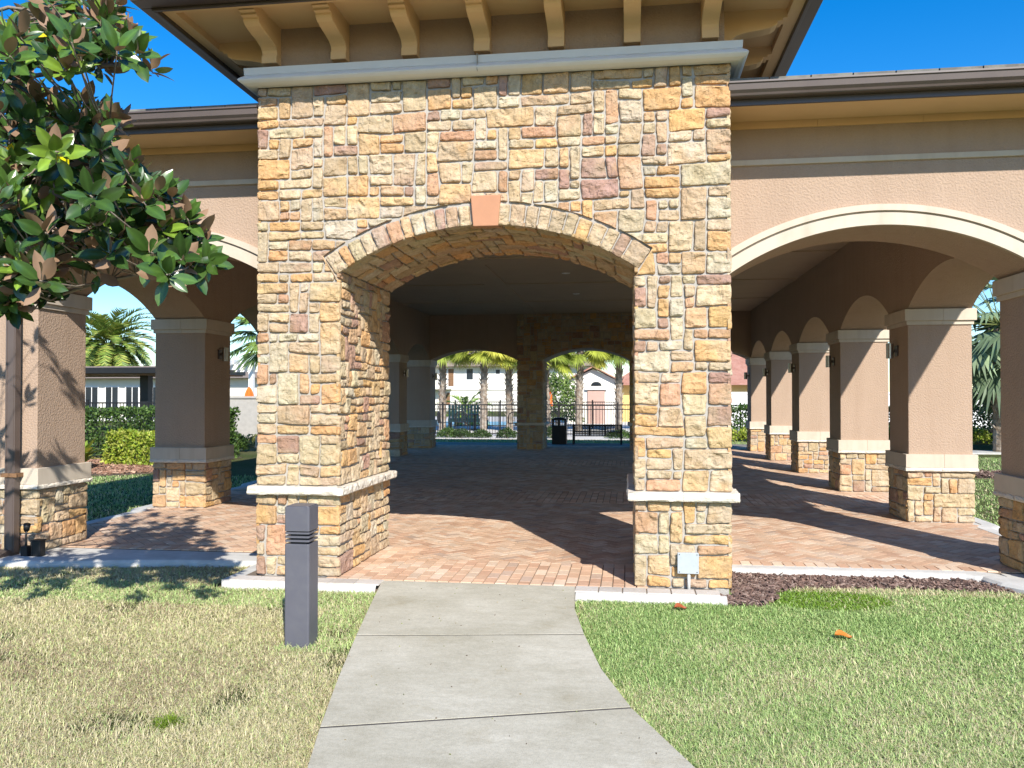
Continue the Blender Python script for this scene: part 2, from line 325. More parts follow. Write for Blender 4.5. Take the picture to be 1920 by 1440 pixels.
def stone(mb, c00, c10, c11, c01, mp, rg, clip=None, res=0.014, thick=T0, gap=0.0052, palette=None):
    w_ = max(.03, (c10[0] - c00[0] + c11[0] - c01[0]) / 2); h_ = max(.03, (c01[1] - c00[1] + c11[1] - c10[1]) / 2)
    w_ = max(w_, .03); h_ = max(h_, .03)
    nu = max(5, int(w_ / res)); nv = max(5, int(h_ / res))
    def ax(n, L):
        e = gap / L; return np.concatenate([[e], np.linspace(e + .006 / L, 1 - e - .006 / L, n), [1 - e]])
    U, Vv = np.meshgrid(ax(nu, w_), ax(nv, h_))
    rc = min(.017, w_ * .3, h_ * .3); au = np.clip(1 - (np.minimum(U, 1 - U) * w_ - gap) / rc, 0, 1); bv_ = np.clip(1 - (np.minimum(Vv, 1 - Vv) * h_ - gap) / rc, 0, 1)
    rr_ = np.hypot(au, bv_); sc_ = np.where(rr_ > 1e-6, np.maximum(au, bv_) / np.maximum(rr_, 1e-6), 1)
    U = U + np.where(U < .5, 1, -1) * au * (1 - sc_) * rc / w_; Vv = Vv + np.where(Vv < .5, 1, -1) * bv_ * (1 - sc_) * rc / h_
    S = (1 - U) * (1 - Vv) * c00[0] + U * (1 - Vv) * c10[0] + U * Vv * c11[0] + (1 - U) * Vv * c01[0]
    T = (1 - U) * (1 - Vv) * c00[1] + U * (1 - Vv) * c10[1] + U * Vv * c11[1] + (1 - U) * Vv * c01[1]
    if clip is not None:
        S, T, keep = clip(S, T)
        if not keep: return
    sd = rg.random() * 100
    Q = np.stack([S * 9, T * 9, np.full_like(S, sd)], -1)
    jit = vnoise(Q * 3, 5) * .004
    dx = np.minimum(U, 1 - U) * w_ - gap; dy = np.minimum(Vv, 1 - Vv) * h_ - gap
    rad = rc
    ex = np.maximum(au, bv_) * (1 + .25 * vnoise(Q * 2.2, 15)); prof = np.sqrt(np.clip(1 - np.clip(ex, 0, 1) ** 2.6, 0, 1))
    rid = 1 - np.abs(vnoise(np.stack([S * 7 + T * 3, T * 16, np.full_like(S, sd)], -1), 21)) * 2
    rug = fbm(Q * 1.2, 2, 3) * .45 + rid * .35
    # broken lower lip and slight tilt
    tilt = (rg.random() - .35) * .5 * (Vv - .5) + (rg.random() - .5) * .5 * (U - .5)
    steps = np.floor((vnoise(np.stack([S * 12, T * 18 + 2 * vnoise(Q * 1.5, 3), np.full_like(S, sd + 7)], -1), 33) + 1) * 2.2) / 2.2 - 1
    H_ = prof * (thick * (0.60 + rg.random() * .26) + .0165 * rug + .014 * tilt + .011 * steps)
    H_ = H_ - (1 - np.minimum(1, prof * 3)) * .004
    edge = np.zeros_like(H_, bool); edge[0] = edge[-1] = True; edge[:, 0] = edge[:, -1] = True
    H_[edge] = -.004
    # wobbly outline
    S = S + np.where(dx < .02, jit, 0); T = T + np.where(dy < .02, vnoise(Q * 3 + 9, 6) * .004, 0)
    k = rg.choice(len(PC), p=PW); c = PC[k] * (0.94 + rg.random() * .24)
    c = c * (1 + (rg.random(3) - .5) * .07)
    k2 = rg.choice(len(PC), p=PW)
    m_ = np.clip(fbm(Q * .55 + 31, 8, 3) * .9 - .1, 0, .5)[..., None]
    Cc = c * (1 - m_) + PC[k2] * m_
    Cc = Cc * (1 + .10 * fbm(Q * 2.5, 12, 2))[..., None] * np.where(H_ < 0.003, .92, 1)[..., None]
    X, Y, Z = mp(S, T, H_)
    mb.grid(np.stack([X, Y, Z], -1), np.clip(Cc, .02, .95))

# ------------------------------------------------------------------ pavilion dimensions
TX0, TX1, TY0, TY1 = -3.31, 0.86, 7.077, 8.67      # entrance tower
OX0, OX1, SPR, CRN = -2.52, 0.05, 2.70, 3.081       # its arched opening
OCX = (OX0 + OX1) / 2; HW = (OX1 - OX0) / 2; RI = CRN - SPR
AR = (HW ** 2 + RI ** 2) / (2 * RI); AZ = CRN - AR; RING = 0.20
TOPZ = 4.385
RXI, RXO = 3.543, 4.311                              # right row of shafts
LXI, LXO = -6.007, -6.775                            # left row
WY0, WY1 = 7.80, 8.567                               # front wall of the wings
SP = 3.419; CAPZ = 2.709; CEIL = 4.08
ROWY = [7.80 + k * SP for k in range(6)]             # front faces of the shafts in a row
FARY = 24.80

pav = thing('pavilion', (-1.23, 7.08, 0), 'open tan stucco pavilion with a stone faced entrance tower and rows of arches', 'pavilion')

# ---- tower core
def arch_strip(mb, x0, x1, zs, zc, ztop, y0, y1, axis=1, n=28, soffit=True, back=True):
    """wall above a segmental arch between x0 and x1, from arch line up to ztop, y0..y1 thick"""
    hw = (x1 - x0) / 2; ri = zc - zs; r = (hw * hw + ri * ri) / (2 * ri); cz = zc - r; cx = (x0 + x1) / 2
    xs = np.linspace(x0, x1, n + 1); za = cz + np.sqrt(np.maximum(0, r * r - (xs - cx) ** 2))
    def P(x, y, z): return (x, y, z) if axis == 1 else (y, x, z)
    for f, yy in ((0, y0), (1, y1)):
        if f and not back: continue
        A = np.array([[P(x, yy, z) for x, z in zip(xs, za)], [P(x, yy, ztop) for x in xs]])
        mb.grid(A, flip=bool(f) != (axis != 1))
    if soffit:
        A = np.array([[P(x, y1, z) for x, z in zip(xs, za)], [P(x, y0, z) for x, z in zip(xs, za)]])
        mb.grid(A, flip=(axis != 1))
        # top
    return xs, za

core = MB(); ci = T0                                # the core sits behind the stone faces
core.box(TX0 + ci, OX0 - ci, TY0 + ci, TY1 - ci, -0.1, TOPZ)
core.box(OX1 + ci, TX1 - ci, TY0 + ci, TY1 - ci, -0.1, TOPZ)
hw = HW + ci; zc = CRN + ci; zs = AZ + sqrt((AR + ci) ** 2 - hw ** 2)
arch_strip(core, OX0 - ci, OX1 + ci, zs, zc, TOPZ, TY0 + ci, TY1 - ci, n=40)
tower = core.build('entrance_tower', M['mortar'], pav)

rg = np.random.default_rng(5)
def clip_front(S, T):
    r = np.hypot(S - OCX, T - AZ); lim = AR + RING + .012
    ins = (r < lim) & (np.abs(S - OCX) < HW + .30) & (T > 2.62 + 0*S)
    # opening below the springing
    cs, ct = S.mean(), T.mean()
    rc = math.hypot(cs - OCX, ct - AZ)
    inside = (T > AZ) & (r < lim) & (np.arctan2(np.abs(S - OCX), T - AZ) < RA)
    if inside.all(): return S, T, False
    if inside.any():
        f = np.where(inside, lim / np.maximum(r, 1e-3), 1.0)
        S = OCX + (S - OCX) * f; T = AZ + (T - AZ) * f
    return S, T, True
RA = math.asin((HW + .085) / (AR + .06))              # half angle covered by the voussoir ring
def clip_open(S, T):
    S, T, k = clip_front(S, T)
    if not k: return S, T, False
    # never enter the clear opening
    low = T < AZ + sqrt(AR ** 2 - HW ** 2)
    r = np.hypot(S - OCX, T - AZ)
    ins = (np.abs(S - OCX) < HW - .002) & (r < AR + .01)
    if ins.mean() > .6: return S, T, False
    if ins.any():
        left = S < OCX
        S = np.where(ins & left, OX0 + 0.0, np.where(ins, OX1 - 0.0, S))
    return S, T, True
fs = MB()
fmap = lambda s, t, n: (s, TY0 + T0 - n, t)
LZ0, LZ1 = 0.725, 0.80
for (a, b) in ((TX0, OX0), (OX1, TX1)):
    stone_patch(fs, a, b, 0.0, LZ0, fmap, rg, seed=int(a * 7) + 3)
    stone_patch(fs, a, b, LZ1, 2.62, fmap, rg, seed=int(a * 7) + 8)
stone_patch(fs, TX0, TX1, 2.62, TOPZ, fmap, rg, clip=clip_open, seed=21)
# pillar reveals and outer sides
for X, sg, seed in ((OX0, -1, 31), (OX1, 1, 32), (TX1, -1, 33), (TX0, 1, 34)):
    mpx = (lambda X, sg: (lambda s, t, n: (X + sg * (T0 - n), s, t)))(X, sg)
    top = SPR if X in (OX0, OX1) else TOPZ
    yb = TY1 if X in (OX0, OX1) else WY0
    stone_patch(fs, TY0 + .012, yb, 0, LZ0, mpx, rg, seed=seed)
    stone_patch(fs, TY0 + .012, yb, LZ1, top + .02, mpx, rg, seed=seed + 40, cw=.09, ch=.08)
# soffit of the arch
amax = math.asin(HW / AR)
smap = lambda s, t, n: (OCX + (AR + T0 - n) * np.sin(s / AR), t, AZ + (AR + T0 - n) * np.cos(s / AR))
stone_patch(fs, -amax * AR, amax * AR, TY0 + .012, TY1, smap, rg, seed=77, cw=.10, ch=.11)
# voussoirs, prouder than the field
vmap = lambda s, t, n: (OCX + t * np.sin(s / AR), TY0 + T0 - n - .006, AZ + t * np.cos(s / AR))
ks = 0.112
for sg in (-1, 1):
    s = ks; end = RA * AR - .01
    while s < end - .03:
        wv = .088 + rg.random() * .045
        if s + wv > end - .06: wv = end - s
        hv = RING * (.93 + rg.random() * .09)
        a, b = (s, s + wv) if sg > 0 else (-s - wv, -s)
        stone(fs, (a, AR - .004), (b, AR - .004), (b, AR + hv), (a, AR + hv), vmap, rg, res=.012)
        s += wv
fs.build('stone_facing', M['stone'], tower, smooth=False)

# keystone
k = MB(); k.prism([(-1.322, 3.068), (-1.105, 3.068), (-1.083, 3.335), (-1.345, 3.335)], 1, TY0 - .018, TY0 + .05)
k.build('keystone', M['key'], tower, bevel=.006)
# ledges round the pillars
def ring(mb, x0, x1, y0, y1, z0, z1, p, rough=0, rg=None, seg=.42, open_=None):
    mb.box(x0 - p, x1 + p, y0 - p, y1 + p, z0, z1)
def rough_ledge(name, parent, x0, x1, y0, y1, z0, z1, p, m, joint=.45, res=.03, sides='FBLR'):
    """a ledge of rock-faced blocks all round a rectangle"""
    mb = MB(); rr = np.random.default_rng(int(abs(x0 * 31 + y0 * 7)) + 3)
    def run(a, b, mp):
        L = b - a; n = max(1, round(L / joint)); js = np.linspace(a, b, n + 1)
        for q in range(n):
            s0_, s1_ = js[q] + .0015, js[q + 1] - .0015
            nu = max(3, int((s1_ - s0_) / res)); hts = np.array([0, 0, .15, .45, .75, 1, 1.]); outs = np.array([-.6, .78, .97, 1, .98, .86, -.6])
            S_, K = np.meshgrid(np.linspace(s0_, s1_, nu + 1), np.arange(7))
            nz = fbm(np.stack([S_ * 14, K * .9, np.full_like(S_, a + q * 3.3)], -1), 4, 2) * .010
            O = outs[K] * p + np.where((K > 0) & (K < 6), nz, 0); Zz = z0 + hts[K] * (z1 - z0) + np.where((K > 0) & (K < 6), nz * .35, 0)
            O[:, 0] = np.where((K[:, 0] > 0) & (K[:, 0] < 6), O[:, 0] - .003, O[:, 0]); O[:, -1] = np.where((K[:, 0] > 0) & (K[:, 0] < 6), O[:, -1] - .003, O[:, -1])
            mb.grid(np.stack(mp(S_, O, Zz), -1))
            # ends
    e = p * .93
    if 'F' in sides: run(x0 - e, x1 + e, lambda s, o, z: (s, y0 - o, z))
    if 'B' in sides: run(x0 - e, x1 + e, lambda s, o, z: (s, y1 + o, z))
    if 'L' in sides: run(y0 - e, y1 + e, lambda s, o, z: (x0 - o, s, z))
    if 'R' in sides: run(y0 - e, y1 + e, lambda s, o, z: (x1 + o, s, z))
    mb.box(x0 - p * .8, x1 + p * .8, y0 - p * .8, y1 + p * .8, z0 + .002, z1 - .002)
    return mb.build(name, m, parent)
rough_ledge('stone_ledge', tower, TX0, OX0, TY0, TY1, LZ0, LZ1, .055, M['ledge'])
rough_ledge('stone_ledge', tower, OX1, TX1, TY0, TY1, LZ0, LZ1, .055, M['ledge'])
# cornice: profile swept round front and sides
prof = [(0, 4.375), (.055, 4.375), (.095, 4.388), (.118, 4.404), (.126, 4.415), (.110, 4.436), (.084, 4.456), (.074, 4.462), (.080, 4.466), (.084, 4.528), (0, 4.528)]
cm = MB(); yb = 11.2
pth = [(TX0, yb, (-1, 0)), (TX0, TY0, (-1, -1)), (TX1, TY0, (1, -1)), (TX1, yb, (1, 0))]
G = np.array([[(x + n[0] * p, y + (n[1] * p if n[1] else 0), z) for (p, z) in prof] for (x, y, n) in pth])
cm.grid(G); cm.build('cornice', M['cornice'], tower)
jm = MB(); jm.box(-1.272, -1.268, TY0 - .1215, TY0 - .01, 4.385, 4.5295); jm.build('cornice_joint', M['mortar'], tower)
# upper stucco drum
um = MB(); UY = TY0 + .063
um.box(TX0 + .05, TX1 - .05, UY, yb - .1, 4.36, 5.0)
upper = um.build('upper_wall', M['stucco'], tower)
# plain stucco tower behind the stone, over the wing roofs
um = MB(); um.box(TX0 + .04, TX1 - .04, TY1 - .2, yb, 4.10, 4.43); um.build('back_wall', M['stucco'], tower)
# corbels
def corbel(x, y, facing):
    hwid = .070
    pr = [(0, 4.580), (.105, 4.580), (.105, 4.648), (.088, 4.650), (.090, 4.675), (.100, 4.695), (.125, 4.713), (.165, 4.727), (.22, 4.738), (.29, 4.747), (.36, 4.757), (.42, 4.770), (.455, 4.787), (.470, 4.806), (.470, 4.822), (.515, 4.826), (.515, 4.846), (.555, 4.850), (.555, 4.93), (0, 4.93)]
    mb = MB()
    if facing == 'F':
        n = len(pr); V = [(x - hwid, y - p, z) for p, z in pr] + [(x + hwid, y - p, z) for p, z in pr]
    elif facing == 'R':
        V = [(x + p, y - hwid, z) for p, z in pr] + [(x + p, y + hwid, z) for p, z in pr]
    else:
        V = [(x - p, y - hwid, z) for p, z in pr] + [(x - p, y + hwid, z) for p, z in pr]
    n = len(pr)
    F = [[i, (i + 1) % n, n + (i + 1) % n, n + i] for i in range(n)] + [list(range(n))[::-1], [n + i for i in range(n)]]
    mb.add(V, F); return mb.build('corbel', M['soffit'], tower, bevel=.004)
for q in range(7): corbel(-3.175 + q * .6435, UY, 'F')
for q in range(5):
    corbel(TX1 - .05, 7.42 + q * .78, 'R'); corbel(TX0 + .05, 7.42 + q * .78, 'L')
# tower eaves
EP = .68
e = MB(); e.box(TX0 - .5, TX1 + .5, TY0 - .5, yb + .5, 4.925, 4.955)
e.build('tower_soffit', M['soffit'], tower)
e = MB()
for (a, b, z) in ((.50, .60, 4.862), ):
    e.box(TX0 - b, TX1 + b, TY0 - b, TY0 - a, z, 4.99); e.box(TX0 - b, TX1 + b, yb + a, yb + b, z, 4.99)
    e.box(TX0 - b, TX0 - a, TY0 - a, yb + a, z, 4.99); e.box(TX1 + a, TX1 + b, TY0 - a, yb + a, z, 4.99)
e.build('eave_board', M['soffit'], tower)
e = MB()
for (a, b, z, z1) in ((.602, .635, 4.825, 5.06), (.637, .735, 4.845, 5.05)):
    e.box(TX0 - b, TX1 + b, TY0 - b - (.05 if a > .62 else 0), TY0 - a, z, z1); e.box(TX0 - b, TX1 + b, yb + a, yb + b, z, z1)
    e.box(TX0 - b, TX0 - a, TY0 - a, yb + a, z, z1); e.box(TX1 + a, TX1 + b, TY0 - a, yb + a, z, z1)
e.build('tower_gutter', M['bronze'], tower, bevel=.006)
e = MB(); cx = (TX0 + TX1) / 2; cy = (TY0 + yb) / 2; r0 = .70
x0, x1, y0, y1 = TX0 - r0, TX1 + r0, TY0 - r0, yb + r0
e.add([(x0, y0, 5.05), (x1, y0, 5.05), (x1, y1, 5.05), (x0, y1, 5.05), (cx, cy, 6.1)], [[0, 1, 4], [1, 2, 4], [2, 3, 4], [3, 0, 4], [0, 3, 2, 1]])
e.build('tower_roof', M['tile'], tower)

# ---- wings: walls with arches
def row_wall(name, xi, xo):
    mb = MB(); a, b = min(xi, xo), max(xi, xo)
    for q, y in enumerate(ROWY):
        ye = y + .767
        mb.box(a, b, y + (0.0 if q else 0), ye, CAPZ - .02, 4.10)
        if q < 5: arch_strip(mb, ye, ROWY[q + 1], CAPZ, 3.12, 4.10, a, b, axis=0)
    return mb.build(name, M['stucco'], pav)
rowR = row_wall('arcade_wall', RXI, RXO); rowL = row_wall('arcade_wall', LXI, LXO)
def front_wall(xa, xb, y0, y1, solid0, solid1, crown=3.125):
    mb = MB(); arch_strip(mb, xa, xb, 2.72, crown, 4.10, y0, y1)
    if solid0: mb.box(solid0[0], solid0[1], y0, y1, 0 if solid0[2] else 2.7, 4.10)
    return mb.build('wing_wall', M['stucco'], pav)
MIR = lambda x: -2.464 - x                           # the two wings mirror about the tower axis
wr = front_wall(.93, RXI, WY0, WY1, (.80, .93, 1), 0)
wl = front_wall(LXI, MIR(.93), WY0, WY1, (MIR(.93), MIR(.80), 1), 0)
for par, m_ in ((wr, lambda x: x), (wl, MIR)):
    # arch moulding: outer flat band and inner band with a groove between
    acx, hwA, zcA, zsA = (.93 + RXI) / 2, (RXI - .93) / 2, 3.125, 2.72
    ri = zcA - zsA; rA = (hwA ** 2 + ri ** 2) / (2 * ri); az = zcA - rA
    prof = [(0, 0), (0, .042), (.108, .042), (.110, .020), (.124, .020), (.126, .055), (.182, .055), (.184, 0)]
    amx = math.asin(min(1, (hwA + .0) / rA))
    an = np.linspace(-amx - .02, amx + .045, 49)
    G = np.array([[(m_(acx + (rA + dr) * sin(t)), WY0 - out, az + (rA + dr) * cos(t)) for (dr, out) in prof] for t in an])
    t_ = MB(); t_.grid(G); t_.build('arch_moulding', M['precast'], par)
    t_ = MB(); xa, xb = m_(.80), m_(RXO + .03); xa, xb = min(xa, xb), max(xa, xb)
    t_.box(xa, xb, WY0 - .028, WY0 + .01, 3.70, 3.75); t_.build('string_course', M['precast'], par, bevel=.004)
    t_ = MB()
    for q in range(4):
        a = m_(.80 + q * .9); b = m_(.80 + (q + 1) * .9 - .003); t_.box(min(a, b), max(a, b), WY0 - .02, WY0 + .01, 4.035, 4.099)
    t_.build('frieze_board', M['soffit'], par)
# wing eaves, gutters and roof
def wing_eave(sx):
    m_ = (lambda x: x) if sx > 0 else MIR
    X0, X1 = TX1 - .02, RXO + .58
    par = wr if sx > 0 else wl
    def bx(mb, a, b, *r): a, b = m_(a), m_(b); mb.box(min(a, b), max(a, b), *r)
    e = MB(); bx(e, X0, X1, WY0 - .58, WY0 + .2, 4.10, 4.125); bx(e, RXO - .1, X1, WY0 + .2, 26.3, 4.10, 4.125); e.build('wing_soffit', M['soffit'], par)
    e = MB(); bx(e, X0, X1, WY0 - .60, WY0 - .575, 4.055, 4.22); bx(e, X1 - .0, X1 + .025, WY0 - .60, 26.3, 4.055, 4.22); e.build('fascia', M['bronze'], par)
    # K-style gutter profile
    pr = [(.0, 4.105), (.075, 4.105), (.083, 4.112), (.09, 4.128), (.112, 4.150), (.118, 4.198), (.130, 4.205), (.130, 4.219), (.118, 4.221), (.112, 4.211), (.0, 4.211)]
    g = MB(); yb_ = WY0 - .602
    A = np.array([[(m_(x), yb_ - p if 1 else 0, z) for p, z in pr] for x in (X0, X1 + .16)]); g.grid(A, flip=sx < 0)
    A = np.array([[(m_(X1 + .027 + p), y, z) for p, z in pr] for y in (WY0 - .74, 26.3)]); g.grid(A, flip=sx < 0)
    g.build('gutter', M['gutter'], par)
    t = MB(); rr = random.Random(4)
    # first course of flat tiles
    x = X0
    while x < X1 + .08:
        zt = 4.232 + rr.uniform(-.002, .003)
        a, b = m_(x + .006), m_(x + .328)
        a, b = min(a, b), max(a, b)
        t.add([(a, WY0 - .67, zt), (b, WY0 - .67, zt), (b, WY0 - .2, zt + .13), (a, WY0 - .2, zt + .13), (a, WY0 - .67, zt + .03), (b, WY0 - .67, zt + .03), (b, WY0 - .2, zt + .16), (a, WY0 - .2, zt + .16)],
              np.array([(0, 3, 2, 1), (4, 5, 6, 7), (0, 1, 5, 4), (1, 2, 6, 5), (2, 3, 7, 6), (3, 0, 4, 7)]))
        x += .334
    t.build('roof_tile', M['tile'], par)
wing_eave(1); wing_eave(-1)
rf = MB(); x0, x1, y0, y1 = MIR(RXO + .62), RXO + .62, WY0 - .60, 26.35
rh = 4.235; rise = (x1 - x0) / 2 * .27
rf.add([(x0, y0, rh), (x1, y0, rh), (x1, y1, rh), (x0, y1, rh), ((x0 + x1) / 2, y0 + (x1 - x0) / 2, rh + rise), ((x0 + x1) / 2, y1 - (x1 - x0) / 2, rh + rise)],
       [[0, 1, 4], [1, 2, 5, 4], [2, 3, 5], [3, 0, 4, 5]])
rf.build('main_roof', M['tile'], pav)
# ceiling with flat dropped bands
c = MB(); c.box(LXI + .0, RXI, WY1 - .02, FARY + .15, CEIL, CEIL + .06)
ce = c.build('ceiling', M['ceiling'], pav)
for q in range(1, 5):
    yc = ROWY[q] + .38; c = MB(); c.box(LXI + .01, RXI - .01, yc - .32, yc + .32, CEIL - .022, CEIL + .01)
    c.build('ceiling_band', M['ceiling'], ce, bevel=.005)
for xc in (-2.89, .42):
    ys = [WY1] + sum([[ROWY[q] + .06, ROWY[q] + .70] for q in range(1, 5)], []) + [FARY]
    for q in range(0, len(ys), 2): c = MB(); c.box(xc - .24, xc + .24, ys[q] + .004, ys[q + 1] - .004, CEIL - .022, CEIL + .01); c.build('ceiling_band', M['ceiling'], ce, bevel=.005)

# ---- columns
def column(xc, yf, k, right):
    a, b = xc - .384, xc + .384; y0, y1 = yf, yf + .767
    m = MB(); m.box(a, b, y0, y1, .60, CAPZ - .025)
    sh = m.build('column', M['stucco'], pav, bevel=.008)
    # stone base, slightly wider than the shaft
    s = MB(); o = .028; rgc = np.random.default_rng(100 + k)
    x0, x1, yy0, yy1 = a - o, b + o, y0 - o, y1 + o
    s_ = MB(); s_.box(x0 + T0, x1 - T0, yy0 + T0, yy1 - T0, -.1, .66)
    rs = .014 if yf < 12 else (.02 if yf < 19 else .035)
    stone_patch(s, x0, x1, 0, .645, lambda u, v, n: (u, yy0 + T0 - n, v), rgc, seed=k + .1, res=rs)
    stone_patch(s, x0, x1, 0, .645, lambda u, v, n: (u, yy1 - T0 + n, v), rgc, seed=k + .2, res=.03)
    stone_patch(s, yy0 + .012, yy1 - .012, 0, .645, lambda u, v, n: (x0 + T0 - n, u, v), rgc, seed=k + .3, res=rs if right else .03)
    stone_patch(s, yy0 + .012, yy1 - .012, 0, .645, lambda u, v, n: (x1 - T0 + n, u, v), rgc, seed=k + .4, res=.03 if right else rs)
    s_.build('base_core', M['mortar'], sh)
    s.build('stone_base', M['stone'], sh)
    rough_ledge('base_ledge', sh, a, b, y0, y1, .645, .692, .055, M['ledge'], sides='FBLR', res=.04)
    m = MB(); p = .045
    for (zz0, zz1, pp) in ((.692, .862, .046),):
        # plinth blocks with a joint in each face
        xm = xc + .03; m.box(a - pp, xm - .002, y0 - pp, y1 + pp, zz0, zz1); m.box(xm + .002, b + pp, y0 - pp, y1 + pp, zz0, zz1)
        m.box(xm - .004, xm + .004, y0 - pp + .004, y1 + pp - .004, zz0, zz1 - .004)
    m.build('plinth', M['precast'], sh, bevel=.006)
    m = MB()
    for (zz0, zz1, pp) in ((2.508, 2.560, .020), (2.560, CAPZ, .046)):
        xm = xc + .03; m.box(a - pp, xm - .0015, y0 - pp, y1 + pp, zz0, zz1); m.box(xm + .0015, b + pp, y0 - pp, y1 + pp, zz0, zz1)
        m.box(xm - .004, xm + .004, y0 - pp + .003, y1 + pp - .003, zz0 + .001, zz1 - .003)
    m.build('capital', M['precast'], sh, bevel=.005)
    return sh
RXC, LXC = (RXI + RXO) / 2, (LXI + LXO) / 2
for k_, y in enumerate(ROWY):
    column(RXC, y, k_, True); column(LXC, y, k_ + 20, False)

# ---- far tower and far wall
fm = MB(); FT = FARY + 1.5
fm.box(TX0 + ci, OX0 - ci, FARY + ci, FT, -.1, 4.1); fm.box(OX1 + ci, TX1 - ci, FARY + ci, FT, -.1, 4.1)
arch_strip(fm, OX0 - ci, OX1 + ci, 2.68, 3.03, 4.1, FARY + ci, FT)
ft = fm.build('far_tower', M['mortar'], pav)
fst = MB(); fmp = lambda s, t, n: (s, FARY + T0 - n, t); rg2 = np.random.default_rng(9)
fr = lambda S, T: (S, T, not ((abs(S.mean() - OCX) < HW) and T.mean() < 2.95))
for (a, b) in ((TX0, OX0), (OX1, TX1)):
    stone_patch(fst, a, b, 0, LZ0, fmp, rg2, res=.03, seed=51); stone_patch(fst, a, b, LZ1, 2.66, fmp, rg2, res=.03, seed=52)
def clipf(S, T):
    r2 = (HW ** 2 + .35 ** 2) / .7; z2 = 3.03 - r2
    r = np.hypot(S - OCX, T - z2); ins = r < r2
    if ins.all(): return S, T, False
    f = np.where(ins, r2 / r, 1); return OCX + (S - OCX) * f, z2 + (T - z2) * f, True
stone_patch(fst, TX0, TX1, 2.66, CEIL, fmp, rg2, clip=clipf, res=.03, seed=53)
for X, sg in ((OX0, -1), (OX1, 1)):
    mpx = (lambda X, sg: (lambda s, t, n: (X + sg * (T0 - n), s, t)))(X, sg)
    stone_patch(fst, FARY, FT, 0, 2.68, mpx, rg2, seed=61, res=.03)
fst.build('stone_facing', M['stone'], ft)
rough_ledge('stone_ledge', ft, TX0, OX0, FARY, FT, LZ0, LZ1, .055, M['ledge'], res=.08)
rough_ledge('stone_ledge', ft, OX1, TX1, FARY, FT, LZ0, LZ1, .055, M['ledge'], res=.08)
for (xa, xb) in ((LXI, TX0), (TX1, RXI)):
    m = MB(); arch_strip(m, xa, xb, 2.69, 3.02, 4.10, FARY + .1, FARY + .86); m.build('wing_wall', M['stucco'], pav)

# ------------------------------------------------------------------ ground
g = MB()
xs = np.concatenate([np.linspace(-900, -40, 8), np.linspace(-30, 30, 40), np.linspace(40, 900, 8)])
ys = np.concatenate([np.linspace(-60, -8, 5), np.linspace(-6, 50, 40), np.linspace(60, 1500, 8)])
X, Y = np.meshgrid(xs, ys); g.grid(np.stack([X, Y, np.full_like(X, -.074)], -1))
tag(g.build('ground', M['lawn']), kind='structure')

# floor slab (joint sand) and pavers
FX0, FX1, FY0, FY1 = -6.70, 4.24, 8.14, 26.9
g = MB(); g.box(FX0 - .03, FX1 + .03, FY0 - .03, FY1 + .03, -.15, -.006); g.box(-3.40, .72, 6.93, FY0 - .03, -.15, -.0065)
tag(g.build('paving_bed', M['sand']), kind='structure')
PV = np.array([(0.60, 0.43, 0.305), (0.56, 0.37, 0.25), (0.62, 0.48, 0.36), (0.51, 0.325, 0.22), (0.58, 0.405, 0.28), (0.46, 0.34, 0.26)])
PVW = np.array([.24, .24, .16, .12, .18, .06])
def pavers(items, zt, rgp):
    """items: centre x, y, half length, half width, angle arrays -> chamfered pavers"""
    it = np.array(items); n = len(it)
    cx, cy, hl, hw_, an = it.T
    ch = .004; gp = .0022
    loc = []
    for (sx, sy) in ((-1, -1), (1, -1), (1, 1), (-1, 1)):
        loc.append((sx * (hl - gp), sy * (hw_ - gp), np.full(n, -.012)))
    for (sx, sy) in ((-1, -1), (1, -1), (1, 1), (-1, 1)):
        loc.append((sx * (hl - gp - ch), sy * (hw_ - gp - ch), np.zeros(n)))
    ca, sa = np.cos(an), np.sin(an); dz = (rgp.random(n) - .5) * .002
    tx, ty = (rgp.random(n) - .5) * .008, (rgp.random(n) - .5) * .008
    V = np.stack([np.stack([cx + ca * a - sa * b, cy + sa * a + ca * b, zt + c_ + dz + np.where(c_ == 0, a * tx + b * ty, 0)], -1) for a, b, c_ in loc], 1)
    base = (np.arange(n) * 8)[:, None, None]
    F = (np.array([(4, 5, 6, 7), (0, 1, 5, 4), (1, 2, 6, 5), (2, 3, 7, 6), (3, 0, 4, 7)])[None] + base).reshape(-1, 4)
    ki = rgp.choice(len(PV), n, p=PVW); C = PV[ki] * (0.9 + .2 * rgp.random(n))[:, None]
    patch = fbm(np.stack([cx * .5, cy * .5, cx * 0], -1), 41, 2)
    C = C * (1 + .10 * patch)[:, None]
    return V.reshape(-1, 3), F, np.repeat(C, 8, 0)
rgp = np.random.default_rng(3)
L_, W_ = .20, .10
items = []
bands = [(12.55, 14.10), (19.30, 20.9)]
ca = cos(pi / 4)
# herringbone in its own frame, turned 45 degrees
N = 140
for i in range(-N, N):
    for j in range(-N, N):
        # unit: one horizontal (2x1) and one vertical (1x2) block per cell of the 90-degree herringbone
        m4 = (i - j) % 4
        if m4 == 0: u, v, a = (i + 1) * W_, (j + .5) * W_, 0
        elif m4 == 3: u, v, a = (i + .5) * W_, (j + 1) * W_, pi / 2
        else: continue
        x = ca * u - ca * v - 1.2; y = ca * u + ca * v + 17
        if FX0 < x < FX1 and FY0 + .12 < y < FY1 and not any(b0 + .08 < y < b1 - .08 for b0, b1 in bands):
            items.append((x, y, L_ / 2, W_ / 2, a + pi / 4))
        elif OX0 - .1 < x < OX1 + .12 and 7.92 < y < FY0 + .2: items.append((x, y, L_ / 2, W_ / 2, a + pi / 4))
V, F, C = pavers(items, -.003, rgp)
pm = MB(); pm.add(V, F, C)
items = []
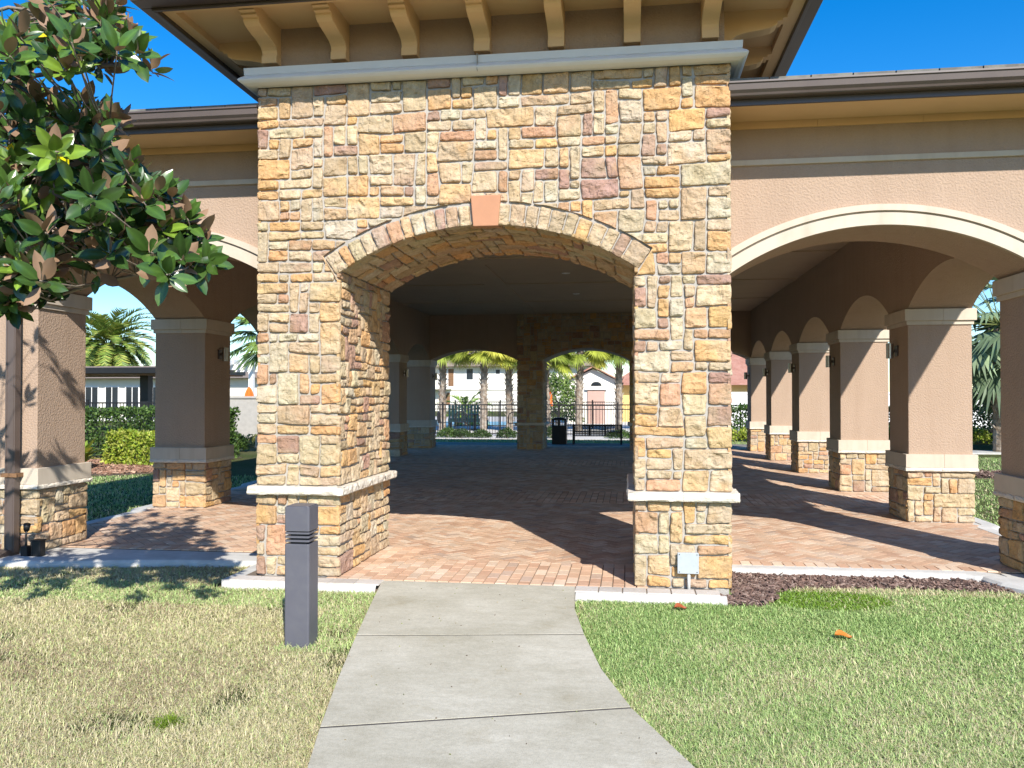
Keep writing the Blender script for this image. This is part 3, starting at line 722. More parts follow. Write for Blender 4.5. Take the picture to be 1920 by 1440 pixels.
def running(x0, x1, y0, y1, along='y', off=0):
    if along == 'y':
        nx = round((x1 - x0) / W_); wx = (x1 - x0) / nx
        for i in range(nx):
            y = y0 - (((i + off) % 2) * L_ / 2 if off >= 0 else 0)
            while y < y1 - .01:
                a, b = max(y, y0), min(y + L_, y1)
                if b - a > .02: items.append((x0 + (i + .5) * wx, (a + b) / 2, (b - a) / 2, wx / 2, pi / 2))
                y += L_
for b0, b1 in bands: running(FX0, FX1, b0 + .0, b1)
running(OX0 - .12, OX1 + .12, 7.06, 8.02)
running(OX0 - .05, OX0 + .40, 8.02, 8.62)
running(FX0, OX0 - .12, FY0, FY0 + .2, off=-1); running(OX1 + .12, FX1, FY0, FY0 + .2, off=-1)
running(FX0, FX1, FY1 - .2, FY1)
V, F, C = pavers(items, .0015, rgp); C = C * np.array([1.12, 1.12, 1.12]); pm.add(V, F, C)
tag(pm.build('paving', M['paver']), kind='structure')
# pale edging pavers and haunch under the tower front
items = []
for q in range(42):
    x = -3.40 + q * .1 + .0
    if x > .68: break
    items.append((x + .05, 6.985, .075, .05, pi / 2))
def edging(x0, x1, n):
    out = []
    for q in range(n):
        a = x0 + (x1 - x0) * q / n; b = x0 + (x1 - x0) * (q + 1) / n; out.append(((a + b) / 2, 6.965, (b - a) / 2, .092, 0))
    return out
V, F, C = pavers(edging(-3.45, OX0 + .42, 6) + edging(-.44, .74, 6), .001, rgp)
pe = MB(); pe.add(V, F, np.broadcast_to(np.array([.56, .52, .47]), (len(V), 3)) * np.repeat(.9 + .2 * rgp.random(len(V) // 8), 8)[:, None])
tag(pe.build('edging_pavers', M['paver']), kind='structure')
# concrete curb sweep
def sweep_curb(path, prof, name):
    P = np.array(path, float); out = []
    for i in range(len(P)):
        a = P[max(i - 1, 0)]; b = P[min(i + 1, len(P) - 1)]; t = (b - a) / np.linalg.norm(b - a); n = np.array([t[1], -t[0]])
        out.append([(P[i][0] + n[0] * o, P[i][1] + n[1] * o, z) for o, z in prof])
    m = MB(); m.grid(np.array(out)); return tag(m.build(name, M['curb']), kind='structure')
def dense(pts, step=.12, wob=.012, s=0):
    out = []
    for a, b in zip(pts[:-1], pts[1:]):
        n = max(1, int(math.dist(a, b) / step))
        for q in range(n): t = q / n; out.append((a[0] + (b[0] - a[0]) * t, a[1] + (b[1] - a[1]) * t))
    out.append(pts[-1]); O = np.array(out)
    O[:, 0] += wob * vnoise(np.stack([O[:, 0] * 2, O[:, 1] * 2, O[:, 0] * 0 + s], -1), 1); O[:, 1] += wob * vnoise(np.stack([O[:, 0] * 2, O[:, 1] * 2, O[:, 0] * 0 + s + 5], -1), 2)
    return O
cprof = [(-.03, -.012), (-.025, .0), (.12, -.002), (.16, -.008), (.185, -.03), (.20, -.14)]
RG = [(.80, 8.17), (3.05, 8.17), (3.26, 8.05), (3.34, 7.78), (3.42, 7.66), (4.42, 7.64), (4.46, 8.6), (4.25, 8.9)]
for q in range(1, 6):
    y = ROWY[q]; RG += [(4.25, y - .35), (4.40, y - .1), (4.40, y + .87), (4.25, y + 1.1)]
RG += [(4.25, FY1)]
LG = [(MIR(x), y) for x, y in RG if y > 8.55][::-1] + [(-6.95, 8.5), (-6.96, 7.62), (-6.7, 7.55), (-5.7, 7.58), (-5.0, 7.72), (-4.3, 7.84), (-3.36, 7.90)]
sweep_curb(dense(RG, s=1), cprof, 'curb'); sweep_curb(dense(LG, s=2), cprof, 'curb')
sweep_curb(dense([(4.25, FY1), (-6.71, FY1)], s=2), cprof, 'curb')
# infill concrete round column feet
m = MB()
for q, y in enumerate(ROWY):
    for a, b in ((RXI - .2, RXO + .1), (LXO - .1, LXI + .2)): m.box(a, b, y - (.14 if q == 0 else .08), y + .86, -.1, -.0085)
m.box(TX0 - .22, TX0 + .04, 6.90, 8.2, -.12, -.009); m.prism([(-6.92, 7.56), (-5.7, 7.60), (-5.0, 7.74), (-4.3, 7.86), (-3.3, 7.92), (-3.3, 8.16), (-6.92, 8.16)], 2, -.12, -.0075)
tag(m.build('footing', M['curb']), kind='structure')
# haunch in front of the tower
hp = [(.0, -.004), (.03, -.010), (.06, -.045), (.075, -.13)]
for a, b in (((-3.50, 6.875), (-2.12, 6.875)), ((-.44, 6.875), (.76, 6.875))):
    P = dense([a, b], s=4, wob=.03); m = MB()
    m.grid(np.array([[(x, y - o * (1 + .3 * sin(x * 9)), z) for o, z in hp] for x, y in P])); tag(m.build('mortar_haunch', M['curb']), kind='structure')
# sidewalk at the far side
m = MB(); m.box(-9.5, 6.5, 27.12, 28.55, -.15, -.004); tag(m.build('far_sidewalk', mat('shade_toned_concrete', (.23, .21, .18), .9, [(60, .3, .004)], [(2, (.19, .175, .15), .7)])), kind='structure')  # concrete colour darkened and warmed to deepen the blue shade here

# concrete path in slabs
PL = [(-2.12, 7.052), (-1.98, 6.3), (-1.807, 5.411), (-1.64, 4.6), (-1.48, 3.89), (-1.37, 3.45), (-1.2, 2.7), (-.8, 1.7), (-.2, .8), (.8, -.4), (2.0, -1.6)]
PR = [(-.445, 7.052), (-.40, 6.3), (-.295, 5.648), (-.16, 4.95), (.013, 4.358), (.29, 3.68), (.74, 2.9), (1.35, 2.05), (2.1, 1.3), (3.0, .5), (4.0, -.3)]
m = MB(); cuts = [0, 2, 4, 6, 8, 10]
for a, b in zip(cuts[:-1], cuts[1:]):
    l_ = [np.array(PL[i]) for i in range(a, b + 1)]; r_ = [np.array(PR[i]) for i in range(a, b + 1)]
    def sub(P):
        out = []
        for p, q in zip(P[:-1], P[1:]):
            for t in np.linspace(0, 1, 5)[:-1]: out.append(p + (q - p) * t)
        out.append(P[-1]); return out
    l_, r_ = sub(l_), sub(r_)
    g_ = .0135
    if a > 0: dl = (l_[1] - l_[0]) / np.linalg.norm(l_[1] - l_[0]); l_[0] = l_[0] + dl * g_; r_[0] = r_[0] + dl * g_
    dl = (l_[-1] - l_[-2]) / np.linalg.norm(l_[-1] - l_[-2]); l_[-1] = l_[-1] - dl * g_; r_[-1] = r_[-1] - dl * g_
    pts = [tuple(p) for p in l_] + [tuple(p) for p in r_[::-1]]
    m.prism(pts, 2, -.14, -.004)
path = tag(m.build('path', M['path']), kind='structure')
m = MB(); m.prism(PL + PR[::-1], 2, -.16, -.0075); tag(m.build('path_joint_bed', mat('joint_dirt', (.075, .068, .06), .95, [(80, .5, .004)], [(20, (.12, .11, .10), .5)])), kind='structure')

# ------------------------------------------------------------------ mulch
MULCH = [(.70, 6.86), (.84, 6.80), (1.05, 6.82), (1.18, 6.98), (1.24, 7.3), (1.5, 7.52), (2.4, 7.60), (3.3, 7.58), (4.6, 7.5), (4.6, 7.64), (3.4, 7.70), (3.2, 7.98), (.88, 8.0), (.86, 7.1), (.76, 7.08)]
m = MB(); m.prism([(x, y) for x, y in MULCH], 2, -.12, -.071); tag(m.build('mulch_bed', M['soil']), kind='structure')
def chips(poly, n, size, z, rgm, name, pal, hill=.03):
    P = np.array(poly); x = rgm.uniform(P[:, 0].min(), P[:, 0].max(), n * 3); y = rgm.uniform(P[:, 1].min(), P[:, 1].max(), n * 3)
    k = inpoly(x, y, poly); x, y = x[k][:n], y[k][:n]; n = len(x)
    L = size * rgm.uniform(.5, 1.5, n); W = L * rgm.uniform(.18, .45, n); T = .004
    yaw = rgm.uniform(0, 2 * pi, n); pit = rgm.normal(0, .35, n)
    zz = z + rgm.uniform(0, hill, n)
    u = np.stack([np.cos(yaw) * np.cos(pit), np.sin(yaw) * np.cos(pit), np.sin(pit)], -1)
    v = np.stack([-np.sin(yaw), np.cos(yaw), rgm.normal(0, .3, n)], -1); wv = np.cross(u, v)
    c = np.stack([x, y, zz], -1); V = []
    for a, b, t in ((-1, -1, -1), (1, -.6, -1), (1, .6, -1), (-1, 1, -1), (-1, -1, 1), (1, -.6, 1), (1, .6, 1), (-1, 1, 1)):
        V.append(c + u * (a * L / 2)[:, None] + v * (b * W / 2)[:, None] + wv * t * T)
    V = np.stack(V, 1).reshape(-1, 3)
    F = (np.array([(0, 3, 2, 1), (4, 5, 6, 7), (0, 1, 5, 4), (1, 2, 6, 5), (2, 3, 7, 6), (3, 0, 4, 7)])[None] + (np.arange(n) * 8)[:, None, None]).reshape(-1, 4)
    pal = np.array(pal); C = pal[rgm.integers(0, len(pal), n)] * rgm.uniform(.7, 1.25, n)[:, None]
    mb = MB(); mb.add(V, F, np.repeat(C, 8, 0)); return tag(mb.build(name, M['mulch']), kind='stuff')
MP = [(.15, .095, .075), (.22, .14, .11), (.10, .065, .055), (.30, .22, .18), (.18, .12, .10)]
chips(MULCH, 5200, .05, -.07, np.random.default_rng(2), 'mulch', MP, .028)

# ------------------------------------------------------------------ grass blades
BOL = (-2.182, 5.385)
PATHP = [(x, y) for x, y in PL] + [(x, y) for x, y in PR[::-1]]
def blades(x, y, rgb_, Lm, Wm, colf, name, z0=-.074, patchy=True):
    n = len(x)
    yaw = rgb_.uniform(0, 2 * pi, n); lean = np.abs(rgb_.normal(1.18, .33, n)); L = Lm * rgb_.uniform(.55, 1.35, n); W = Wm * rgb_.uniform(.7, 1.3, n)
    dirx, diry = np.cos(yaw), np.sin(yaw)
    sx, sy = -diry, dirx
    r = np.stack([x, y, np.full(n, z0)], -1)
    s = np.stack([sx, sy, np.zeros(n)], -1) * (W / 2)[:, None]
    d1 = np.stack([dirx * np.sin(lean * .6), diry * np.sin(lean * .6), np.cos(lean * .6)], -1)
    l2 = lean * 1.35
    d2 = np.stack([dirx * np.sin(l2), diry * np.sin(l2), np.cos(l2)], -1)
    p1 = r + d1 * (L * .5)[:, None]; p2 = p1 + d2 * (L * .5)[:, None]
    V = np.stack([r - s, r + s, p1 + s * .85, p1 - s * .85, p2], 1).reshape(-1, 3)
    b = (np.arange(n) * 5)[:, None]
    C = colf(x, y, n, rgb_); C5 = np.stack([C * .9, C * .9, C, C, C * 1.05], 1).reshape(-1, 3)  # root colour darkened to stand in for shade deep in the turf
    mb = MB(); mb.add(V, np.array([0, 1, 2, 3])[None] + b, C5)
    mb.F.append(np.array([3, 2, 4])[None] + b)
    return tag(mb.build(name, M['grass']), kind='stuff')
STRAW = np.array([.68, .60, .37]); GRN = np.array([.25, .39, .115]); LGR = np.array([.49, .63, .24]); BRN = np.array([.44, .34, .22]); YG = np.array([.56, .57, .26])
def lawncol(x, y, n, r):
    right = x > np.interp(y, [p[1] for p in PL[::-1]], [p[0] + .7 for p in PL[::-1]])
    pt = fbm(np.stack([x * 1.1, y * 1.1, x * 0], -1), 51, 3)
    u = r.random(n) - pt * .28
    far = np.clip((y - 3.3) / 4, 0, 1)
    out = np.where((u < .48)[:, None], STRAW, np.where((u < .80)[:, None], YG, np.where((u < .86)[:, None], LGR, BRN)))
    edge = (np.abs(y - 6.6) < .35) | ((x > -2.3) & (x < -1.5) & (y > 5.2))
    out = np.where((edge & (r.random(n) < .55) & ~right)[:, None], LGR, out)
    u2 = r.random(n) - pt * .25 + (far - .5) * .30
    g = np.where((u2 < .22)[:, None], STRAW, np.where((u2 < .34)[:, None], YG, np.where((u2 < .80)[:, None], LGR, GRN)))
    g = g * np.where((y > 6.2) & (x > .9) & (x < 2.0), 1, 1)[:, None]
    spot = (np.hypot((x - 1.55) / .55, (y - 7.1) / .35) < 1) & (r.random(n) < .75)
    g = np.where(spot[:, None], np.array([.20, .34, .035]), g)
    nearm = (y > 7.35) & (r.random(n) < .6)
    g = np.where(nearm[:, None], STRAW * 1.05, g)
    c = np.where(right[:, None], g, out)
    return c * r.uniform(.72, 1.18, n)[:, None]
rgg = np.random.default_rng(77)
N_ = 2300000
yy = 3.0 + 5.0 * rgg.random(N_); xx = rgg.uniform(-7.2, 5.0, N_)
dist = np.hypot(xx, yy); keep = rgg.random(N_) < np.clip((4.2 / dist) ** 1.5, 0, 1) * .75
xx, yy = xx[keep], yy[keep]
# inside the picture's wedge with a margin for side steps
keep = (np.abs(xx + .14 * yy) < .74 * yy + .9)
xx, yy = xx[keep], yy[keep]
wob = .028 * fbm(np.stack([xx * 16, yy * 16, xx * 0], -1), 5, 2) + .008
keep = ~inpoly(xx + wob * .8 * np.where(xx < -.8, 1, -1), yy, PATHP) & ~inpoly(xx, yy + wob, MULCH) & ~((xx > -3.62) & (xx < .80) & (yy > 6.83 + wob * .5))
keep &= ~((xx > .7) & (yy > 7.56 + wob)) & ~((xx < -3.3) & (yy > np.interp(xx, [-7, -5.7, -5.0, -4.3, -3.4], [7.30, 7.36, 7.48, 7.60, 7.68]) + wob))
keep &= ~((np.abs(xx - BOL[0]) < .10) & (np.abs(yy - BOL[1]) < .10))
bare = fbm(np.stack([xx * 2.3, yy * 2.3, xx * 0 + 3], -1), 61, 3)
keep &= rgg.random(len(xx)) < np.where(xx < -1.2, np.clip(1.15 - np.clip(bare, 0, 1) * 1.2, .25, 1), 1)
xx, yy = xx[keep], yy[keep]
dist = np.hypot(xx, yy)
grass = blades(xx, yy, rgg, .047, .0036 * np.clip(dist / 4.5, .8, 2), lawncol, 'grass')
# sparser, coarser grass beyond the building sides
def sidecol(x, y, n, r):
    u = r.random(n); c = np.where((u < .2)[:, None], STRAW, np.where((u < .6)[:, None], LGR, GRN)); return c * r.uniform(.7, 1.1, n)[:, None]
a = rgg.uniform(-16, -7.05, 60000); b = rgg.uniform(8.5, 19, 60000)
kk = b < 16.1 + .3 * np.sin(a * 3)
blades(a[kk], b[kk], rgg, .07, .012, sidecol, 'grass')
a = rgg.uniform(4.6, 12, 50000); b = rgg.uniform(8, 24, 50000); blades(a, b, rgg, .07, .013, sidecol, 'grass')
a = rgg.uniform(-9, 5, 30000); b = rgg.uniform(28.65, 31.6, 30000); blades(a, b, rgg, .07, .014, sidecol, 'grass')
# bright tuft
tx, ty = -2.31 + rgg.normal(0, .030, 320), 3.96 + rgg.normal(0, .03, 320)
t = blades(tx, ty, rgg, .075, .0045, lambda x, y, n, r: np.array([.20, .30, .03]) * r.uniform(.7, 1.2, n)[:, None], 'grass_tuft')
t['kind'] = ''; del t['kind']; tag(t, 'bright green tuft of weeds standing out in the dry left lawn', 'weed')

chips(PATHP[:8] + PATHP[-8:], 110, .007, -.004, np.random.default_rng(44), 'debris', [(.12, .09, .06), (.30, .25, .15), (.20, .22, .09)], .003)
# fallen leaves
def flat_leaf(x, y, z, L, W, yaw, tilt, col, label):
    mb = MB(); n = 9; u = np.linspace(0, 1, n); hwid = W / 2 * np.sin(pi * u ** .85) ** .8
    rows = []
    for k_, f in enumerate((-1, -.5, 0, .5, 1)):
        X = (u - .5) * L; Y = f * hwid; Z = .012 * f * f + .012 * np.sin(u * 5) + Y * .45
        rows.append(np.stack([X * cos(yaw) - Y * sin(yaw), X * sin(yaw) + Y * cos(yaw), Z + X * tilt], -1))
    P = np.array(rows) + np.array([x, y, z]); mb.grid(P, col); P2 = P.copy(); P2[..., 2] -= .0015; mb.grid(P2, col, flip=True)
    o = mb.build('fallen_leaf', M['leaf'], smooth=True, at=(x, y, z)); return tag(o, label, 'leaf')
flat_leaf(1.45, 5.95, -.033, .12, .055, .2, -.03, (.62, .20, .03), 'orange fallen leaf lying alone in the right lawn')
flat_leaf(.40, 6.58, -.036, .10, .05, .3, .05, (.36, .09, .03), 'rust brown fallen leaf at the lawn edge below the grey electrical box')

# ------------------------------------------------------------------ bollard
bl = thing('bollard_light', (BOL[0], BOL[1], -.06), 'square dark grey bollard light with louvred slots in the left lawn', 'bollard')
def rbox(mb, cx, cy, h, z0, z1, r=.012, taper=0):
    pts = []
    for (sx, sy, a0) in ((1, 1, 0), (-1, 1, 90), (-1, -1, 180), (1, -1, 270)):
        for q in range(4): a = R(a0 + q * 30); pts.append((cx + sx * (h - r) + r * cos(a), cy + sy * (h - r) + r * sin(a)))
    mb.prism(pts, 2, z0, z1)
h_ = .086
m = MB(); rbox(m, *BOL, h_, -.12, .615); m.build('post', M['bollard'], bl, bevel=.003)
m = MB(); rbox(m, *BOL, h_, .70, .862); rbox(m, *BOL, h_ - .006, .862, .868); m.build('cap', M['bollard'], bl, bevel=.006)
for q in range(3):
    z = .624 + q * .026
    m = MB(); pts = []
    rbox(m, *BOL, h_ - .001, z + .006, z + .018, r=.012); m.build('louvre', M['bollard'], bl)
m = MB(); rbox(m, *BOL, h_ - .028, .60, .71); m.build('lamp_core', M['black'], bl)

# ------------------------------------------------------------------ electrical box and conduit
eb = thing('electrical_box', (.49, TY0 - .02, 0), 'flat light grey electrical box low on the right stone pillar', 'electrical box')
m = MB(); m.box(.408, .575, TY0 - .034, TY0 + .02, .135, .30); m.build('box_body', M['boxgrey'], eb, bevel=.003)
m = MB(); m.box(.405, .578, TY0 - .041, TY0 - .0345, .132, .303); m.build('cover', M['boxgrey'], eb, bevel=.002)
for x, z in ((.420, .290), (.563, .290), (.563, .146), (.420, .146)):
    m = MB(); m.tube([(x, TY0 - .040, z), (x, TY0 - .044, z)], .0042, 8); m.build('screw', M['black'], eb)
m = MB(); m.tube([(.498, TY0 - .018, -.03), (.498, TY0 - .018, .137)], .0135, 12); m.build('conduit', M['pvc'], eb, smooth=True)

# ------------------------------------------------------------------ downspout on the left front column
dsp = MB(); X0, X1 = -6.255, -6.145
dsp.box(X0, X1, 7.655, 7.735, .02, 2.62); dsp.box(X0 + .012, X0 + .022, 7.649, 7.656, .02, 2.62); dsp.box(X1 - .022, X1 - .012, 7.649, 7.656, .02, 2.62)
ds = thing('downspout', (-6.20, 7.69, 0), 'dark bronze downspout running down the left front column', 'downspout')
dsp.build('pipe', M['gutter'], ds, bevel=.004)
m = MB(); m.prism([(7.655, 2.62), (7.735, 2.62), (7.735, 3.95), (7.25, 4.12), (7.17, 4.12), (7.17, 4.08), (7.655, 3.86)], 0, X0, X1); m.build('upper_bend', M['bronze'], ds, bevel=.003)
for z in (.78,):
    m = MB(); m.box(X0 - .035, X1 + .035, 7.64, 7.648, z, z + .04); m.box(X1 + .005, X1 + .025, 7.648, 7.76, z, z + .04); m.box(X0 - .025, X0 - .005, 7.648, 7.76, z, z + .04); m.build('strap', M['wood'], ds)
m = MB(); m.prism([(7.655, .02), (7.735, .02), (7.735, -.04), (7.45, -.05), (7.45, .02), (7.60, .06)], 0, X0, X1); m.build('spout_shoe', M['bronze'], ds, bevel=.003)

# ------------------------------------------------------------------ small fixtures at the foot of the left front column
sp = thing('spotlight', (-5.98, 7.62, -.03), 'small black garden spotlight on a stake at the foot of the left column', 'spotlight')
m = MB(); m.tube([(-5.98, 7.62, -.06), (-5.98, 7.62, .13), (-5.975, 7.61, .2), (-5.97, 7.62, .29)], [.012, .012, .009, .009], 8); m.build('stake', M['black'], sp, smooth=True)
m = MB(); m.tube([(-5.98, 7.625, .26), (-5.955, 7.60, .315)], [.028, .034], 12); m.tube([(-5.99, 7.63, .24), (-5.98, 7.625, .26)], [.016, .028], 12); m.build('lamp_head', M['black'], sp, smooth=True)
m = MB(); m.box(-6.02, -5.95, 7.59, 7.66, -.05, .10); m.build('ballast_box', M['black'], sp, bevel=.008)
jb = thing('junction_box', (-5.87, 7.66, -.03), 'squat black junction box beside the spotlight at the column foot', 'junction box')
m = MB(); m.box(-5.925, -5.825, 7.62, 7.70, -.05, .145); m.build('box_body', M['black'], jb, bevel=.006)
m = MB(); m.box(-5.93, -5.82, 7.612, 7.708, .145, .160); m.build('lid', M['black'], jb, bevel=.004)

# ------------------------------------------------------------------ wall lamps on the inner column faces
def wall_lamp(x, y, z, sx, label):
    t = thing('wall_lamp', (x, y, z), label, 'wall lamp', 'wall lamps on the inner faces of the columns')
    m = MB(); m.box(min(x, x + sx * .02), max(x, x + sx * .02), y - .055, y + .055, z - .07, z + .07); m.build('back_plate', M['bronze'], t, bevel=.003)
    m = MB(); m.box(min(x + sx * .02, x + sx * .05), max(x + sx * .02, x + sx * .05), y - .02, y + .02, z - .02, z + .02); m.build('arm', M['bronze'], t)
    m = MB(); m.tube([(x + sx * .095, y, z - .10), (x + sx * .095, y, z + .10)], .046, 16); m.build('cylinder', M['steel'], t, smooth=False)
    m = MB(); m.tube([(x + sx * .095, y, z + .1005), (x + sx * .095, y, z + .104)], .038, 16); m.build('lens', M['lens'], t)
ords = ['first', 'second', 'third', 'fourth', 'fifth', 'sixth']
for q in range(0, 6):
    if q: wall_lamp(RXI, ROWY[q] + .42, 2.20, -1, 'cylinder wall lamp on the %s column of the right row, counted from the front corner' % ords[q])
for q in range(1, 6):
    wall_lamp(LXI, ROWY[q] + .42, 2.22, 1, 'cylinder wall lamp on the %s column of the left row, counted from the front corner' % ords[q])
for q, (x, y) in enumerate(((-1.23, 16.7), (-1.23, 20.1))):
    t = thing('downlight', (x, y, CEIL), ['round white recessed downlight, the nearer one in the ceiling', 'round white recessed downlight, the farther one in the ceiling'][q], 'downlight', 'recessed downlights in the ceiling')
    m = MB(); m.tube([(x, y, CEIL - .012), (x, y, CEIL + .01)], .085, 20); m.build('trim', M['white'], t)
    m = MB(); m.tube([(x, y, CEIL - .014), (x, y, CEIL - .0121)], .055, 20); m.build('lens', M['lens'], t)

# ------------------------------------------------------------------ magnolia
def inst(tv, tf, pos, fx, fy, fz, scale, col, mb, colv=None):
    """instance a template (nv,3) at many frames"""
    n = len(pos); V = tv[None, :, 0, None] * fx[:, None, :] + tv[None, :, 1, None] * fy[:, None, :] + tv[None, :, 2, None] * fz[:, None, :]
    V = V * scale[:, None, None] + pos[:, None, :]
    nv = len(tv); F = tf[None] + (np.arange(n) * nv)[:, None, None]
    C = np.repeat(col, nv, 0)
    if colv is not None: C = C * np.tile(colv, n)[:, None]
    mb.add(V.reshape(-1, 3), F.reshape(-1, tf.shape[1]), C)
def nrm(a): return a / np.maximum(1e-9, np.linalg.norm(a, axis=-1, keepdims=True))
def leaf_template(nu=6, ratio=.46, fold=.10, curl=.16):
    u = np.linspace(0, 1, nu); wd = ratio / 2 * np.sin(pi * np.clip(u * .94 + .03, 0, 1) ** .9) ** .75; wd[-1] = .004; wd[0] = .012
    V = []; cv = []
    for j, f in enumerate((-1, -.5, 0, .5, 1)):
        for i in range(nu):
            V.append((u[i], f * wd[i], fold * abs(f) * wd[i] * 2 - curl * u[i] ** 2)); cv.append(1.35 if j == 2 else 1.0)
    V = np.array(V); F = []
    for j in range(4):
        for i in range(nu - 1): F.append((j * nu + i, j * nu + i + 1, (j + 1) * nu + i + 1, (j + 1) * nu + i))
    return V, np.array(F), np.array(cv)
CL = [(-3.19,3.9,3.49),(-3.5,4.6,3.93),(-3.72,4.76,3.93),(-3.21,4.34,3.73),(-3.25,4.56,3.75),(-3.39,4.94,4.05),(-3.28,4.95,3.96),(-2.69,4.18,3.54),(-2.94,4.26,3.48),(-2.6,4.1,3.43),(-2.74,4.49,3.51),(-2.91,4.08,3.38),(-3.6,4.51,3.62),(-3.82,4.7,3.61),(-3.19,4.33,3.82),(-3.19,4.73,4.0),(-3.51,4.64,3.79),(-2.97,4.07,3.45),(-3.64,4.61,3.4),(-3.25,4.31,3.25),(-3.16,4.46,3.31),(-3.0,4.33,3.15),(-3.18,4.74,3.33),(-3.3,4.49,3.19),(-3.29,4.21,3.06),(-3.73,4.59,3.34),(-3.62,4.83,3.1),(-3.4,4.36,2.96),(-3.11,4.27,2.93),(-3.02,4.44,3.02),(-3.27,4.99,3.1),(-3.22,5.03,3.06),(-3.84,4.72,3.15),(-3.98,4.95,3.01),(-3.67,4.9,2.99),(-3.12,4.43,2.85),(-2.81,4.14,2.73),(-3.62,4.7,3.33),(-3.71,4.61,3.47),(-3.16,4.41,3.06),(-3.5,4.28,2.91),(-3.41,4.46,3.07),(-3.01,4.52,2.68),(-2.94,4.32,2.57),(-2.76,4.34,2.63),(-2.75,4.51,2.68),(-2.88,4.91,2.72),(-2.62,4.64,2.61),(-2.35,4.33,2.48),(-2.26,4.33,2.4),(-2.53,4.5,2.43),(-2.47,4.25,2.31),(-2.58,4.25,2.4),(-2.94,4.56,2.52),(-2.78,4.14,2.41),(-3.22,4.53,2.56),(-3.31,4.41,2.6),(-3.75,4.76,2.75),(-3.89,4.8,2.63),(-3.7,4.74,2.48),(-3.55,4.74,2.44),(-3.55,4.42,2.3),(-3.68,4.72,2.26),(-3.59,4.39,2.42),(-3.36,4.62,2.71),(-2.6,4.38,2.72),(-2.79,4.5,2.79),(-2.62,4.11,2.73),(-2.68,4.29,2.53),(-3.29,5.02,2.69),(-2.53,4.28,2.48),(-2.7,4.74,2.55),(-3.31,4.7,2.46),(-3.5,4.77,2.55),(-3.69,4.53,2.73),(-3.57,4.65,2.82),(-3.34,4.12,2.13),(-3.13,4.12,2.25),(-2.93,4.25,2.67),(-2.24,4.2,2.33),(-2.3,4.15,2.29),(-3.42,4.18,2.76),(-3.79,4.6,3.28),(-3.38,4.24,2.93),(-3.96,5.0,2.63)]
CL = [c for c in CL if c[0] / c[1] < -.53]
rgt = np.random.default_rng(12)
TRK = np.array([-5.05, 4.55])
mag = thing('magnolia_tree', (TRK[0], TRK[1], -.05), 'magnolia with glossy green leaves and brown undersides hanging in at upper left', 'tree')
trunk = MB(); trunk.tube([(TRK[0], TRK[1], -.1), (TRK[0] + .03, TRK[1], .8), (TRK[0] - .03, TRK[1] + .04, 2), (TRK[0] + .02, TRK[1], 3.4), (TRK[0] + .04, TRK[1] - .03, 3.9), (TRK[0], TRK[1], 4.3)], [.13, .105, .09, .06, .035, .012], 10)
limbs = [[(-5.0, 4.55, 1.75), (-4.3, 4.5, 1.95), (-3.6, 4.5, 2.15), (-3.0, 4.5, 2.28), (-2.45, 4.5, 2.42)],
         [(-5.0, 4.55, 2.1), (-4.3, 4.45, 2.35), (-3.6, 4.6, 2.55), (-3.0, 4.7, 2.7), (-2.7, 4.7, 2.7)],
         [(-5.0, 4.55, 2.5), (-4.3, 4.6, 2.8), (-3.7, 4.5, 2.98), (-3.2, 4.4, 3.05), (-2.95, 4.4, 3.1)],
         [(-5.0, 4.55, 2.95), (-4.3, 4.5, 3.3), (-3.6, 4.5, 3.5), (-3.05, 4.5, 3.55), (-2.75, 4.5, 3.5)],
         [(-5.0, 4.55, 3.3), (-4.3, 4.4, 3.65), (-3.7, 4.4, 3.85), (-3.3, 4.4, 3.9)]]
allp = []
for L in limbs:
    P = [np.array(p) for p in L]; Q = []
    for a, b in zip(P[:-1], P[1:]):
        for t in np.linspace(0, 1, 5)[:-1]: Q.append(a + (b - a) * t + rgt.normal(0, .012, 3))
    Q.append(P[-1]); trunk.tube(Q, list(np.linspace(.022, .006, len(Q))), 6); allp += Q
# clusters in view, then the rest of the crown out of the picture to the left and above
cl = [np.array(c) for c in CL]
extra = []
O_ = np.array([0, 0, 1.6]); more = []
for c in cl:
    for q in range(3):
        f = rgt.uniform(.86, 1.14); p = O_ + (c - O_) * f + rgt.normal(0, .04, 3)
        if p[0] / p[1] > -.555 or ((p[2] - 1.6) / p[1] > .28 and p[0] / p[1] > -.64): continue
        if p[0] / p[1] > -.77 and .372 < (p[2] - 1.6) / p[1] < .428: continue
        more.append(p)
cl = cl + more
for q in range(130):
    a = rgt.uniform(0, 2 * pi); h = rgt.uniform(2.0, 6.2); rr_ = (1.5 * (1 - ((h - 3.4) / 3.3) ** 2) ** .5 if abs(h - 3.4) < 3.2 else .3) * rgt.uniform(.55, 1)
    p = np.array([TRK[0] + rr_ * cos(a), TRK[1] + rr_ * sin(a), h])
    if p[0] > -.80 * p[1] - .35: continue       # keep clear of what the photo shows open
    if -5.6 < p[0] < -4.1 and p[2] > 4.0: continue
    extra.append(p)
for q in range(70):
    p = np.array([rgt.uniform(-5.5, -3.6), rgt.uniform(3.5, 4.6), rgt.uniform(1.9, 2.7)])
    if p[0] < -.82 * p[1] - .12: extra.append(p)
tips = []
for c in cl + extra:
    src = allp if c[0] > -4.4 else [np.array([TRK[0], TRK[1], z]) for z in np.linspace(1.8, 4.2, 12)]
    dd = [np.linalg.norm(c - s - np.array([.12, 0, .06])) for s in src]; s = src[int(np.argmin(dd))]
    mid = (s + c) / 2 + np.array([0, 0, -.03]) + rgt.normal(0, .02, 3)
    trunk.tube([s, mid, c], [.0055, .0045, .004], 5)
    dv = c - mid; dv = dv / (np.linalg.norm(dv) + 1e-6); dv = dv + np.array([.3, -.2, .45]); tips.append(dv / np.linalg.norm(dv))
